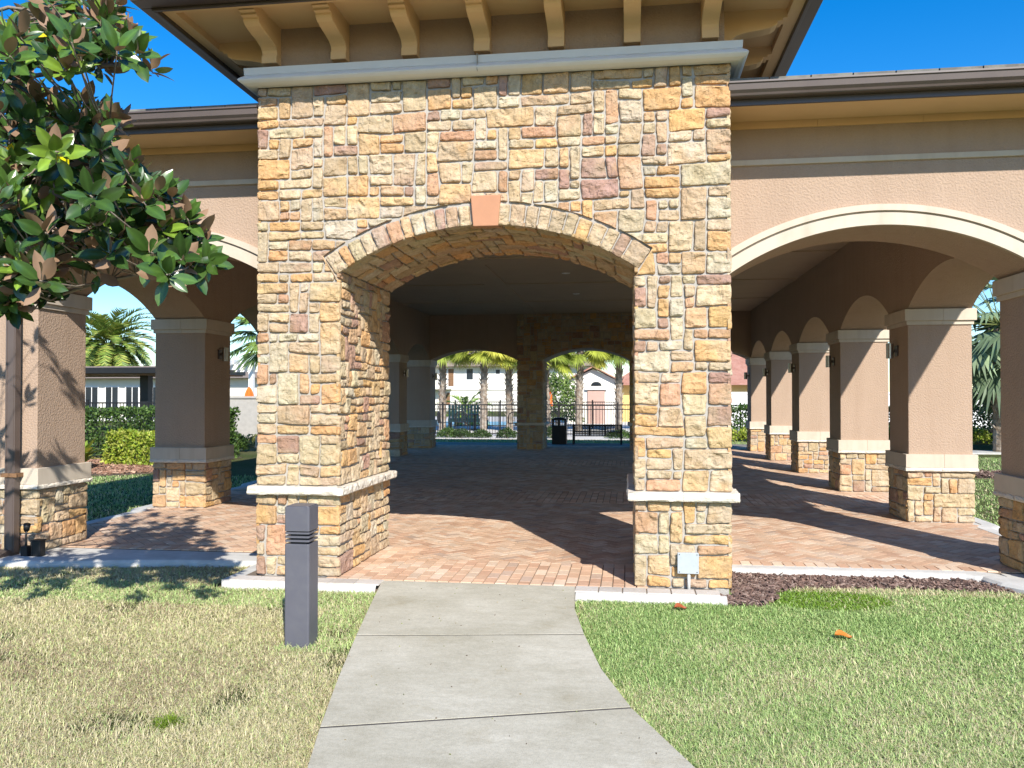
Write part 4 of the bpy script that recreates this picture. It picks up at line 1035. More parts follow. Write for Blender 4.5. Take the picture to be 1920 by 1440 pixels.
trunk.build('trunk', M['bark'], mag, smooth=True)
tv, tf, cv = leaf_template()
POS, FX, FY, FZ, SC, CC = [], [], [], [], [], []
yellow = {}
for ci_, (c, ax_) in enumerate(zip(cl + extra, tips)):
    n = rgt.integers(8, 14)
    ref = np.array([0, 0, 1.]) if abs(ax_[2]) < .9 else np.array([1., 0, 0])
    e1 = np.cross(ref, ax_); e1 /= np.linalg.norm(e1); e2 = np.cross(ax_, e1)
    base_c = [np.array([.035, .075, .016]), np.array([.06, .12, .022]), np.array([.15, .24, .03])][rgt.choice(3, p=[.42, .34, .24])]
    for q in range(n):
        a = q * 2.4 + rgt.uniform(-.3, .3); el = R(15 + 75 * (q + .5) / n + rgt.uniform(-14, 14))   # from the axis
        d_ = ax_ * cos(el) + (e1 * cos(a) + e2 * sin(a)) * sin(el)
        d_ = d_ + rgt.normal(0, .16, 3); d_ /= np.linalg.norm(d_)
        up = ax_ - d_ * ax_.dot(d_); up = up + rgt.normal(0, .34, 3); up -= d_ * up.dot(d_); up /= np.linalg.norm(up)
        if rgt.random() < .22: up = -up
        yv = np.cross(up, d_)
        POS.append(c - ax_ * .05 * (q / n) + d_ * .015); FX.append(d_); FY.append(yv); FZ.append(up)
        SC.append(rgt.uniform(.09, .155)); 
        CC.append(base_c * rgt.uniform(.65, 1.35) * np.array([1, 1, 1]) if rgt.random() > .004 else np.array([.62, .50, .02]))
# the one plainly yellow leaf that hangs below its twig
mb = MB(); inst(tv, tf, np.array(POS), np.array(FX), np.array(FY), np.array(FZ), np.array(SC), np.array(CC), mb, cv)
crown = mb.build('crown', M['leaf_mag'], mag, smooth=True)
YM = mat('yellow_leaf', (1, 1, 1), .35, attr=True, trans=.35)
def one_leaf(p, d_, up, s, c):
    d_ = np.array(d_, float); d_ /= np.linalg.norm(d_); up = np.array(up, float); up -= d_ * up.dot(d_); up /= np.linalg.norm(up)
    yl = MB(); inst(tv * np.array([1, 1.15, 1]), tf, np.array([p]), d_[None], np.cross(up, d_)[None], up[None], np.array([s]), np.array([c]), yl, cv); yl.build('yellow_leaf', YM, mag, smooth=True)
one_leaf((-2.80, 3.80, 2.83), (.02, .05, -1), (.25, -1, .1), .115, (.80, .72, .01))
one_leaf((-2.91, 3.80, 2.90), (1, 0, -.05), (0, -.6, .9), .11, (.80, .62, .01))
one_leaf((-3.0, 3.8, 3.42), (1, 0, .05), (0, -.8, .6), .10, (.72, .60, .02))

# ------------------------------------------------------------------ foliage masses, palms
QV = np.array([(0, 0, 0), (.5, -.28, .04), (1, 0, 0), (.5, .28, .04)]); QF = np.array([(0, 1, 2, 3)])
def leaves(mb, P, s, pal, rgl, up=None, updir=.5):
    n = len(P); dv = nrm(rgl.normal(0, 1, (n, 3)) + np.array([0, 0, updir])); u = rgl.normal(0, 1, (n, 3)) + np.array([0, 0, .6]); u = nrm(u - dv * (u * dv).sum(-1, keepdims=True)); y = np.cross(u, dv)
    pal = np.array(pal); C = pal[rgl.integers(0, len(pal), n)] * rgl.uniform(.65, 1.3, n)[:, None]
    inst(QV, QF, P, dv, y, u, s * rgl.uniform(.6, 1.4, n), C, mb)
HG = [(.05, .10, .02), (.08, .15, .03), (.12, .20, .045), (.035, .07, .018)]
YGR = [(.30, .38, .04), (.38, .42, .05), (.20, .30, .035), (.42, .44, .10)]
DGR = [(.03, .06, .015), (.05, .09, .025), (.07, .12, .03)]
def hedge(name, x0, x1, y0, y1, z1, n, s, pal, label, cat='hedge', seed=1, z0=-.05, group=None):
    r = np.random.default_rng(seed); c = ((x0 + x1) / 2, (y0 + y1) / 2, z0)
    t = thing(name, c, label, cat, group)
    P = r.random((n, 3)); 
    # favour the shell
    k = r.random(n) < .75; f = r.integers(0, 5, n)
    P[k & (f == 0), 1] *= .12; P[k & (f == 1), 2] = 1 - P[k & (f == 1), 2] * .12; P[k & (f == 2), 0] *= .03; P[k & (f == 3), 0] = 1 - P[k & (f == 3), 0] * .03; P[k & (f == 4), 1] *= .12
    P = np.array([x0, y0, z0]) + P * np.array([x1 - x0, y1 - y0, z1 - z0])
    P += fbm(P * 1.6, seed, 2)[:, None] * np.array([.04, .10, .06])
    mb = MB(); leaves(mb, P, s, pal, r); mb.build('foliage', M['leaf'], t)
    st = MB()
    for q in range(max(3, int((x1 - x0) * 2.2))):
        x = r.uniform(x0 + .08, x1 - .08); y = r.uniform(y0 + .15, max(y0 + .2, y1 - .15)); st.tube([(x, y, z0 - .03), (x + r.normal(0, .05), y + r.normal(0, .05), z0 + (z1 - z0) * .8)], [.018, .008], 5)
    st.build('stem', M['bark'], t); return t
def shrub(name, x, y, w_, h, n, s, pal, label, cat='shrub', seed=1, group=None):
    r = np.random.default_rng(seed); t = thing(name, (x, y, -.05), label, cat, group)
    dv = nrm(r.normal(0, 1, (n, 3))); dv[:, 2] = np.abs(dv[:, 2]) * 1.0 - .15
    rr_ = r.uniform(.35, 1, n) ** .4 * (1 + .22 * fbm(dv * 2.2 + seed, seed, 2))
    P = np.array([x, y, -.05 + h * .18]) + dv * rr_[:, None] * np.array([w_ / 2, w_ / 2, h * .82]); P[:, 2] = np.maximum(P[:, 2], -.03)
    mb = MB(); leaves(mb, P, s, pal, r); mb.build('foliage', M['leaf'], t)
    st = MB()
    for q in range(5): st.tube([(x, y, -.08), (x + r.normal(0, w_ * .18), y + r.normal(0, w_ * .18), h * .6)], [.02, .008], 5)
    st.build('stem', M['bark'], t); return t
def frond_pinnate(mb, base, az, el, L, r, pal, nl=44, ll=.42, droop=1.2, wd=.018):
    pts = []; p = np.array(base, float); e = el; n = 14
    for q in range(n + 1):
        pts.append(p.copy()); p = p + np.array([cos(az) * cos(e), sin(az) * cos(e), sin(e)]) * L / n; e -= droop / n
    pts = np.array(pts); mb.tube(pts, list(np.linspace(.018, .004, n + 1)), 4, c=(.22, .24, .08), cap=False)
    t = np.linspace(.12, .99, nl); idx = t * n; i0 = np.minimum(idx.astype(int), n - 1); fr = (idx - i0)[:, None]
    P = pts[i0] * (1 - fr) + pts[i0 + 1] * fr; T = nrm(pts[i0 + 1] - pts[i0]); sd = np.array([-sin(az), cos(az), 0.])
    for sg in (-1, 1):
        dv = nrm(T * .75 + sd * sg * .8 + np.array([0, 0, .12]) + r.normal(0, .09, (nl, 3))); up = nrm(np.cross(dv, T) * sg + r.normal(0, .2, (nl, 3)))
        tv_ = np.array([(0, -wd, 0), (0, wd, 0), (.6, wd * .9, -.02), (1, 0, -.10), (.6, -wd * .9, -.02)]); tf_ = np.array([(0, 1, 2, 3), (0, 3, 4, 0)])
        tv_ = tv_ / np.array([1, ll, 1])
        C = np.array(pal)[r.integers(0, len(pal), nl)] * r.uniform(.75, 1.25, nl)[:, None]
        y = np.cross(up, dv); sc_ = ll * (np.sin(pi * np.clip(t, .08, .95)) ** .6)
        V = (tv_[None, :, 0, None] * dv[:, None] + tv_[None, :, 1, None] * y[:, None] + tv_[None, :, 2, None] * up[:, None]) * sc_[:, None, None] + P[:, None]
        nv = 5; b = (np.arange(nl) * nv)[:, None]; mb.add(V.reshape(-1, 3), np.array([[0, 1, 2, 4]]) + b, np.repeat(C, nv, 0)); mb.F.append(np.array([[4, 2, 3]]) + b + (mb.n - nl * nv))
def frond_fan(mb, base, az, el, Lp, Rf, r, pal, nseg=26, spread=2.4, droop=.25):
    d_ = np.array([cos(az) * cos(el), sin(az) * cos(el), sin(el)]); tip = np.array(base) + d_ * Lp + np.array([0, 0, -.12 * Lp])
    mb.tube([base, (np.array(base) + tip) / 2 + np.array([0, 0, .05]), tip], [.02, .014, .01], 4, c=(.22, .26, .08), cap=False)
    d2 = nrm(d_ + np.array([0, 0, -.35]))[None][0]; sd = np.array([-sin(az), cos(az), 0.]); up = np.cross(d2, sd); up = up / np.linalg.norm(up)
    c0 = np.array(pal)[r.integers(0, len(pal))]
    V = []; C = []
    for q in range(nseg):
        a = (q / (nseg - 1) - .5) * 2 * spread * .62; dd = d2 * cos(a) + sd * sin(a); sv = -d2 * sin(a) + sd * cos(a); w2 = Rf * .045
        Ls = Rf * (1 - .18 * abs(a) / 1.5) * r.uniform(.88, 1.08); nn = up * (.05 if q % 2 else -.05)
        p1 = tip + dd * Ls * .5 + nn * .3 - np.array([0, 0, 1]) * droop * .15; p2 = tip + dd * Ls * .95 + np.array([0, 0, -1]) * droop * r.uniform(.6, 1.6)
        V += [tip, p1 - sv * w2, p2, p1 + sv * w2]; C += [c0 * r.uniform(.75, 1.25)] * 4
    mb.add(np.array(V), np.arange(nseg * 4).reshape(-1, 4), np.array(C))
def palm(name, x, y, h, kind, label, seed, tr=.17, n=34, L=2.2, pal=None, group=None, z0=-.05, cone=.0):
    r = np.random.default_rng(seed); t = thing(name, (x, y, z0), label, 'palm tree', group)
    m = MB(); k_ = int(h / .11) + 2; lx, ly = r.normal(0, .02, 2) * h
    P = [(x + lx * (q / k_) ** 2, y + ly * (q / k_) ** 2, z0 - .05 + h * q / k_) for q in range(k_ + 1)]
    m.tube(P, [tr * (1.15 - .25 * q / k_ + (.07 if q % 2 else 0)) for q in range(k_ + 1)], 12)
    # old leaf bases, crossing
    for q in range(int(h * 16)):
        f = q / (h * 16); z = z0 + h * (.12 + .88 * f); a = q * 2.4; rr_ = tr * 1.02
        px, py = x + lx * f * f, y + ly * f * f
        b0 = np.array([px + rr_ * cos(a), py + rr_ * sin(a), z]); b1 = b0 + np.array([cos(a) * tr * .75, sin(a) * tr * .75, .20])
        s_ = np.array([-sin(a), cos(a), 0]) * tr * .34
        m.add([b0 - s_, b0 + s_, b1 + s_ * .5, b1 - s_ * .5, b0 + np.array([0, 0, .09]) - s_ * .6, b0 + np.array([0, 0, .09]) + s_ * .6], [[0, 1, 2, 3], [4, 5, 2, 3], [0, 4, 3], [1, 5, 2]])
    m.build('trunk', M['boots'], t)
    c = MB(); top = np.array([x + lx, y + ly, z0 + h])
    pal = pal or [(.20, .28, .05), (.30, .36, .06), (.13, .20, .04)]
    for q in range(n):
        az = q * 2.39996 + r.uniform(-.2, .2); f = (q + .5) / n; el = R(78 - 118 * f ** (.85) + cone)
        b = top + np.array([cos(az), sin(az), 0]) * tr * .5 + np.array([0, 0, .15 * (1 - f)])
        if kind == 'pinnate': frond_pinnate(c, b, az, el, L * r.uniform(.85, 1.1), r, pal, ll=L * .19, droop=1.3, wd=.018 * max(1, L / 1.6))
        else: frond_fan(c, b, az, el, L * .55 * r.uniform(.8, 1.1), L * .48, r, pal, droop=L * .10)
    c.build('crown', M['leaf'], t); return t

# left garden
g = MB(); g.prism([(-20, 15.9), (-10.6, 16.2), (-10.0, 17.2), (-10.4, 21.5), (-20, 22.5)], 2, -.12, -.06); tag(g.build('mulch_bed', M['soil']), kind='structure')
chips([(-16, 16.0), (-10.6, 16.3), (-10.1, 17.2), (-10.5, 20), (-16, 20)], 5000, .09, -.055, np.random.default_rng(8), 'mulch', [(.36, .20, .13), (.28, .15, .10), (.44, .28, .19)], .04)
hedge('hedge', -18.5, -10.4, 20.0, 21.3, 1.26, 26000, .085, HG, 'clipped dark green hedge behind the left lawn below the black canopy', seed=4)
hedge('shrub', -12.35, -10.2, 18.3, 19.3, .70, 7000, .085, YGR, 'rounded bright yellow green shrub mass in front of the left hedge', 'shrub', seed=5)
def croton(x, y, label, seed):
    r = np.random.default_rng(seed); t = thing('croton', (x, y, -.05), label, 'plant', 'broad leaved yellow plants in the left mulch bed'); mb = MB()
    tv2, tf2, cv2 = leaf_template(5, .32, .1, .35)
    n = 34; az = np.arange(n) * 2.4; el = r.uniform(.35, 1.35, n); dv = np.stack([np.cos(az) * np.cos(el), np.sin(az) * np.cos(el), np.sin(el)], -1)
    up = np.array([0, 0, 1.]) - dv * dv[:, 2:3]; up = nrm(up); C = np.array([(.55, .50, .07), (.42, .44, .06), (.20, .28, .04)])[r.integers(0, 3, n)]
    inst(tv2, tf2, np.array([x, y, .0]) + dv * .1 + np.stack([np.zeros(n), np.zeros(n), r.uniform(0, .2, n)], -1), dv, np.cross(up, dv), up, r.uniform(.38, .6, n), C, mb, cv2); mb.build('foliage', M['leaf'], t)
croton(-12.15, 17.2, 'broad leaved yellow croton at the mulch edge beside the left column', 1)
croton(-12.75, 17.7, 'yellow croton half hidden behind the left front column', 2)
shrub('shrub', -11.75, 23.6, .9, .65, 1600, .08, HG, 'small round green shrub in the gap beside the stone tower', seed=6)
shrub('shrub', -11.9, 26.5, 1.8, .5, 1800, .08, [(.22, .24, .07), (.30, .30, .10), (.16, .20, .06)], 'low dry olive shrub in front of the grey garden wall', seed=61)

def fence(name, x0, x1, y, z1, label, post=2.4, pick=.115, group=None, z0=-.05):
    t = thing(name, ((x0 + x1) / 2, y, z0), label, 'fence', group)
    m = MB(); m.box(x0, x1, y - .02, y + .02, z1 - .045, z1); m.build('top_rail', M['black'], t)
    m = MB(); m.box(x0, x1, y - .018, y + .018, z1 - .22, z1 - .185); m.build('middle_rail', M['black'], t)
    m = MB(); m.box(x0, x1, y - .018, y + .018, z0 + .10, z0 + .14); m.build('bottom_rail', M['black'], t)
    m = MB(); x = x0 + pick
    while x < x1: m.box(x - .009, x + .009, y - .009, y + .009, z0 + .06, z1 - .01); x += pick
    m.build('picket_panel', M['black'], t)
    x = x0
    while x < x1 + .1:
        m = MB(); m.box(x - .032, x + .032, y - .032, y + .032, z0 - .05, z1 + .06); m.box(x - .042, x + .042, y - .042, y + .042, z1 + .06, z1 + .08); m.build('post', M['black'], t); x += post
    return t
fence('metal_fence', -21, -12.6, 23.2, 1.42, 'black metal picket fence rising behind the clipped left hedge')
# pool house and canopy seen past the left columns
ph = thing('pool_house', (-32, 50, -.05), 'low white pool house with dark glazed doors behind the left hedge', 'building')
m = MB(); m.box(-46, -22, 50, 58, -.05, 2.75); m.build('wall', M['house'], ph)
m = MB(); m.add([(-46.8, 49.2, 2.75), (-21.2, 49.2, 2.75), (-21.2, 58.8, 2.75), (-46.8, 58.8, 2.75), (-40, 54, 3.7), (-28, 54, 3.7)], [[0, 1, 5, 4], [1, 2, 5], [2, 3, 4, 5], [3, 0, 4], [0, 3, 2, 1]]); m.build('roof', M['browntile'], ph)
for q in range(10):
    x = -33.65 - 4 * 1.42 + q * 1.42
    m = MB(); m.box(x, x + .98, 49.93, 50.02, .0, 2.28); f = m.build('window', M['white'], ph)
    for a, b in ((.07, .46), (.52, .91)):
        m = MB(); m.box(x + a, x + b, 49.915, 49.93, .10, 2.18); m.build('pane', M['glass'], f)
can = thing('canopy', (-27, 35, -.05), 'flat black steel canopy on dark posts in front of the white pool house', 'canopy')
m = MB(); m.box(-38, -18.5, 34, 38.5, 2.60, 2.87); m.build('roof_frame', M['black'], can, bevel=.02)
m = MB(); m.box(-37.9, -18.6, 34.1, 38.4, 2.55, 2.60); m.build('soffit', M['wood'], can)
for x in (-35.5, -29, -22.05, -19.2):
    m = MB(); m.box(x - .2, x + .2, 35.6, 36.0, -.05, 2.56); m.build('post', M['black'], can)
palm('date_palm', -40.6, 60.5, 5.7, 'pinnate', 'tall feathery date palm rising behind the low white pool house', 3, tr=.35, n=90, L=4.3, pal=[(.22, .32, .06), (.32, .40, .09), (.40, .40, .10), (.16, .25, .06)])
palm('fan_palm', -9.75, 22.3, 3.25, 'fan', 'sabal palm whose fronds hang in beside the left edge of the stone tower', 14, n=30, L=1.75, cone=16, pal=[(.14, .24, .05), (.22, .32, .07), (.10, .17, .05)])
# white pergola, grey wall, closed parasol
pg = thing('pergola', (-17.5, 36, -.05), 'white slatted pergola beside the tower, left of the closed parasol', 'pergola')
for x in (-19.2, -16.3):
    for y in (34.5, 37.5):
        m = MB(); m.box(x - .1, x + .1, y - .1, y + .1, -.05, 2.75); m.build('post', M['white'], pg)
for y in (34.4, 37.4):
    m = MB(); m.box(-20.2, -15.6, y, y + .1, 2.75, 2.98); m.build('beam', M['white'], pg)
for q in range(13):
    x = -20 + q * .36; m = MB(); m.box(x, x + .07, 33.6, 38.4, 2.98, 3.16); m.build('slat', M['white'], pg)
gw = MB(); gw.box(-15.0, -13.0, 28.8, 29.1, -.05, 1.52); gw.box(-15.05, -12.95, 28.75, 29.15, 1.52, 1.60); tag(gw.build('garden_wall', M['mortar'], at=(-14, 29, 0)), 'grey masonry wall end next to the closed parasol', 'wall')
def closed_parasol(x, y, z0, z1, label):
    t = thing('parasol', (x, y, -.05), label, 'parasol', 'closed orange parasols')
    m = MB(); m.tube([(x, y, -.05), (x, y, z1 + .03)], .025, 8); m.build('pole', M['white'], t)
    m = MB(); zs = np.linspace(z0, z1, 9); rr_ = [.17, .165, .15, .145, .16, .15, .12, .08, .012]; k_ = 16; V = []
    for z, r_ in zip(zs, rr_):
        for j in range(k_): a = 2 * pi * j / k_; q = r_ * (1 + .16 * cos(8 * a)); V.append((x + q * cos(a), y + q * sin(a), z))
    m.grid(np.array([V[i * k_:(i + 1) * k_] + [V[i * k_]] for i in range(9)])); m.build('canopy_cloth', M['orange'], t)
    m = MB(); m.tube([(x, y, -.05), (x, y, .04)], .25, 14); m.build('base', M['mortar'], t)
closed_parasol(-14.27, 30.0, 1.15, 1.97, 'closed orange parasol left of the stone tower beyond the columns')
closed_parasol(-3.60, 38, 1.15, 1.95, 'closed orange parasol seen just right of the far stone pillar')
fence('metal_fence', -14.2, -11.5, 31.0, 1.33, 'black metal picket fence in the narrow gap left of the stone tower')

# right garden
hedge('hedge', 2.0, 18.5, 32.2, 33.3, 1.18, 24000, .12, HG, 'long clipped green hedge beyond the right row of columns', seed=9)
for q, x in enumerate(np.arange(3.3, 17, 1.25)):
    shrub('shrub', x, 31.4, 1.25, .60, 1500, .10, YGR, 'bright yellow green shrub number %s from the left along the right hedge' % ['one', 'two', 'three', 'four', 'five', 'six', 'seven', 'eight', 'nine', 'ten', 'eleven'][q], seed=30 + q, group='yellow green shrubs along the right hedge')
m = MB(); m.prism([(6, 17.9), (30, 17.4), (30, 18.6), (6, 19.1)], 2, -.07, -.045); tag(m.build('mulch_bed', M['soil']), kind='structure')
chips([(6, 17.9), (14, 17.7), (14, 18.9), (6, 19.1)], 3500, .10, -.04, np.random.default_rng(18), 'mulch', MP, .05)
m = MB(); m.prism([(3, 25.6), (40, 25.6), (40, 27.0), (3, 27.0)], 2, -.1, -.04); tag(m.build('garden_path', M['curb']), kind='structure')
vf = thing('vinyl_fence', (15, 45, -.05), 'tall white vinyl fence behind the right hedge', 'fence')
for q in range(14):
    x = 2 + q * 2.4; m = MB(); m.box(x + .08, x + 2.32, 44.98, 45.02, .0, 1.72); m.box(x + .06, x + 2.34, 44.95, 45.05, 1.70, 1.82); m.build('panel', M['white'], vf)
    m = MB(); m.box(x - .07, x + .07, 44.93, 45.07, -.05, 1.90); m.build('post', M['white'], vf)
palm('fan_palm', 10.95, 26.4, 3.7, 'fan', 'silvery fan palm framed between the two nearest right columns', 5, tr=.2, n=44, L=3.0, pal=[(.22, .30, .17), (.30, .38, .22), (.15, .21, .12), (.36, .40, .26)])
palm('fan_palm', 12.6, 28.6, 2.6, 'fan', 'lower dark fan palm behind the silvery one at right', 6, tr=.2, n=34, L=2.6, pal=[(.12, .17, .09), (.18, .24, .13), (.08, .12, .06)])
hr = thing('house', (9, 66, -.05), 'distant house with a red tiled hip roof beyond the right arches', 'house', 'distant houses')
m = MB(); m.box(2, 17, 62.6, 72, -.05, 2.6); m.build('wall', M['house'], hr)
m = MB(); m.add([(1.2, 61.8, 2.6), (17.8, 61.8, 2.6), (17.8, 72.8, 2.6), (1.2, 72.8, 2.6), (6.5, 67.3, 4.3), (12.5, 67.3, 4.3)], [[0, 1, 5, 4], [1, 2, 5], [2, 3, 4, 5], [3, 0, 4], [0, 3, 2, 1]]); m.build('roof', M['redtile'], hr)
hb = thing('house', (13, 84, -.05), 'pale two storey house rising behind the red tiled roof at right', 'house', 'distant houses')
m = MB(); m.box(6, 22, 80, 90, -.05, 6.2); m.build('wall', M['house'], hb)
m = MB(); m.add([(5.2, 79.2, 6.2), (22.8, 79.2, 6.2), (22.8, 90.8, 6.2), (5.2, 90.8, 6.2), (10, 85, 8.2), (18, 85, 8.2)], [[0, 1, 5, 4], [1, 2, 5], [2, 3, 4, 5], [3, 0, 4], [0, 3, 2, 1]]); m.build('roof', M['browntile'], hb)
for x in (8.0, 10.4, 12.8, 15.2):
    m = MB(); m.box(x, x + 1.1, 79.94, 80.02, 3.9, 5.5); f = m.build('window', M['white'], hb); m = MB(); m.box(x + .08, x + 1.02, 79.92, 79.94, 3.98, 5.42); m.build('pane', M['glass'], f)

# ------------------------------------------------------------------ beyond the far end: bench, bin, fence, pool, palms, houses
be = thing('bench', (-1.0, 28.0, 0), 'black metal mesh bench seen from behind under the right far arch', 'bench')
m = MB(); x0, x1 = -1.80, -.22
m.box(x0, x1, 27.76, 27.79, .62, .66); m.box(x0, x1, 27.76, 27.79, .27, .30)
for q in range(9): z = .33 + q * .033; m.box(x0, x1, 27.768, 27.780, z, z + .017)
for q in range(32): x = x0 + (x1 - x0) * q / 31; m.box(x - .009, x + .009, 27.766, 27.782, .29, .63)
for x in (-1.27, -.74): m.box(x - .025, x + .025, 27.755, 27.792, .28, .65)
m.build('backrest', M['black'], be)
m = MB(); m.box(x0, x1, 27.80, 28.22, .39, .42); m.build('seat', M['black'], be)
for x in (x0, x1):
    m = MB(); m.box(x - .03, x + .03, 27.74, 27.80, -.005, .67); m.build('leg', M['black'], be)
    m = MB(); m.box(x - .03, x + .03, 28.18, 28.24, -.005, .60); m.box(x - .03, x + .03, 27.80, 28.18, .56, .60); m.build('leg', M['black'], be)
tc_ = thing('litter_bin', (-2.27, 27.9, 0), 'square black litter bin with side openings beside the bench', 'litter bin')
m = MB(); m.box(-2.51, -2.03, 27.66, 28.14, .0, .62); m.build('body', M['black'], tc_, bevel=.01)
for x in (-2.49, -2.28, -2.07):
    for y in (27.68, 28.10): m = MB(); m.box(x - .02, x + .02, y - .02, y + .02, .62, .82); m.build('hood_post', M['black'], tc_)
m = MB(); m.box(-2.52, -2.02, 27.65, 28.15, .80, .85); m.box(-2.44, -2.10, 27.73, 28.07, .85, .88); m.build('lid', M['black'], tc_, bevel=.008)
fence('metal_fence', -10.0, 7.0, 33.8, 1.27, 'long black metal picket fence across the far end of the pavilion')
fence('metal_fence', -9.0, -.5, 43.0, 1.32, 'second black fence farther back on the pool side')
for q, (x, y, w__, h, lb) in enumerate([(-7.15, 32.6, .9, .42, 'pale olive shrub beside the far left column'), (-6.55, 32.5, .85, .38, 'dark round shrub, second from the far left column'), (-5.75, 32.6, .75, .36, 'small dark round shrub in the middle of the left far arch'), (-4.72, 32.5, .85, .42, 'dark round shrub just left of the far stone pillar'), (-2.95, 32.6, .9, .5, 'shrub right behind the litter bin'), (-.3, 32.8, 1.1, .35, 'low pale shrub under the right end of the bench'), (.75, 32.8, 1.0, .4, 'low shrub at the right edge of the right far arch')]):
    shrub('shrub', x, y, w__, h, 1500, .06, HG if q in (0, 5, 6) else DGR, lb, seed=70 + q, group='low shrubs along the far fence')
m = MB(); m.prism([(-10, 31.9), (7, 31.9), (7, 34.2), (-10, 34.2)], 2, -.08, -.045); tag(m.build('gravel_strip', M['deck']), kind='structure')
m = MB(); m.prism([(-20, 34.3), (8, 34.3), (8, 66), (-20, 66)], 2, -.1, -.042); tag(m.build('pool_deck', M['deck']), kind='structure')
m = MB(); m.prism([(-14, 46), (-5, 46), (-5, 53), (-14, 53)], 2, -.1, -.034); tag(m.build('pool_water', M['water']), kind='structure')
PP = [(.26, .32, .05), (.38, .42, .06), (.16, .22, .04), (.46, .44, .07)]
specs = [(-6.55, 37.6, 3.75, 21, 'brown booted palm trunk in the middle of the left far arch'), (-5.45, 38.4, 3.6, 22, 'pale crosshatched palm just left of the far stone pillar'), (-8.75, 38.8, 3.8, 23, 'pale palm trunk at the left edge of the left far arch'),
         (-2.25, 38.6, 3.7, 24, 'grey palm trunk in front of the cream gable'), (-.42, 39.2, 3.75, 25, 'brown palm trunk right of the gabled pool house'), (-3.65, 37.8, 3.45, 26, 'short palm beside the closed orange parasol'), (1.6, 40, 3.8, 27, 'palm half hidden at the right edge of the far arches')]
for (x, y, h, sd_, lb) in specs: palm('cabbage_palm', x, y, h + .35, 'fan', lb, sd_, tr=.145, n=40, L=1.85, pal=PP, group='cabbage palms round the pool', cone=8)
# feathery green plants between the palms
palm('young_palm', -9.0, 46, .7, 'pinnate', 'low feathery green palm in front of the cream house', 41, tr=.1, n=22, L=1.9, pal=[(.18, .30, .05), (.26, .38, .07)])
shrub('tree', -4.0, 47, 3.0, 3.6, 4200, .16, [(.10, .17, .04), (.16, .25, .06), (.22, .30, .08)], 'small leafy dark green tree left of the gabled pool house', 'tree', seed=90)
# two storey cream house
ha = thing('house', (-16, 94, -.05), 'large cream two storey house with a wooden balcony beyond the pool', 'house', 'distant houses')
m = MB(); m.box(-30, -4, 90, 100, -.05, 4.85); m.build('wall', M['house'], ha)
m = MB(); m.box(-24.5, -19.2, 88.6, 90.0, 2.35, 2.62); m.build('balcony_slab', M['house'], ha)
m = MB(); m.box(-24.5, -19.2, 88.6, 88.66, 3.35, 3.42)
for q in range(26): x = -24.45 + q * .21; m.box(x, x + .03, 88.61, 88.65, 2.62, 3.36)
m.build('balcony_rail', M['black'], ha)
m = MB(); m.add([(-31, 89, 4.85), (-3, 89, 4.85), (-3, 101, 4.85), (-31, 101, 4.85), (-25, 95, 8.3), (-9, 95, 8.3)], [[0, 1, 5, 4], [1, 2, 5], [2, 3, 4, 5], [3, 0, 4], [0, 3, 2, 1]]); m.build('roof', M['browntile'], ha)
for (x0, x1, z0, z1, mm) in ((-20.6, -19.85, 2.7, 4.6, 'wood'), (-19.6, -19.0, 2.7, 4.6, 'wood'), (-17.55, -16.85, 3.45, 4.6, 'glass'), (-14.3, -13.85, 4.05, 4.5, 'glass'), (-20.3, -19.4, .6, 2.0, 'wood'), (-10.5, -9.6, 3.3, 4.5, 'glass')):
    m = MB(); m.box(x0 - .1, x1 + .1, 89.95, 90.02, z0 - .1, z1 + .1); f = m.build('window', M['white'], ha); m = MB(); m.box(x0, x1, 89.92, 89.95, z0, z1); m.build('pane', M[mm], f)
m = MB(); m.box(-30.05, -3.95, 89.9, 90.0, 2.25, 2.42); m.build('string_course', M['house'], ha)
# gabled pool cabana
cb = thing('cabana', (-1.9, 52, -.05), 'cream gabled cabana with a red tile roof and an arched window over its door', 'building')
m = MB(); m.prism([(-3.6, -.05), (-.55, -.05), (-.55, 2.50), (-2.05, 3.22), (-3.6, 2.50)], 1, 50, 56); m.build('wall', M['house'], cb)
m = MB(); m.add([(-3.85, 49.6, 2.42), (-2.05, 49.6, 3.32), (-.3, 49.6, 2.42), (-.3, 56.4, 2.42), (-2.05, 56.4, 3.32), (-3.85, 56.4, 2.42), (-3.85, 49.6, 2.50), (-2.05, 49.6, 3.40), (-.3, 49.6, 2.50), (-.3, 56.4, 2.50), (-2.05, 56.4, 3.40), (-3.85, 56.4, 2.50)],
               [[6, 7, 10, 11], [7, 8, 9, 10], [0, 5, 4, 1], [1, 4, 3, 2], [0, 1, 7, 6], [1, 2, 8, 7], [3, 4, 10, 9], [4, 5, 11, 10], [0, 6, 11, 5], [2, 3, 9, 8]]); m.build('roof', M['redtile'], cb)
m = MB(); m.box(-2.38, -1.36, 49.90, 50.0, -.05, 1.97); m.build('door', M['pink'], cb)
m = MB(); m.box(-2.52, -1.24, 49.80, 50.0, 1.98, 2.10); m.box(-2.46, -1.30, 49.85, 50.0, 2.10, 2.18); m.build('door_cornice', M['white'], cb)
m = MB(); a = np.linspace(0, pi, 13); m.prism([(-1.87 + .32 * cos(t), 2.22 + .24 * sin(t)) for t in a], 1, 49.93, 50.02); m.build('lunette', M['glass'], cb)
m = MB(); m.prism([(-3.1, .0), (-2.68, .0), (-2.68, 1.9)] + [(-2.89 + .21 * cos(t), 1.9 + .34 * sin(t)) for t in a[1:]], 1, 49.94, 50.02); m.build('arched_window', M['glass'], cb)
wi = thing('clubhouse', (3.5, 56, -.05), 'ochre walled building with a broad red tile roof right of the cabana', 'building')
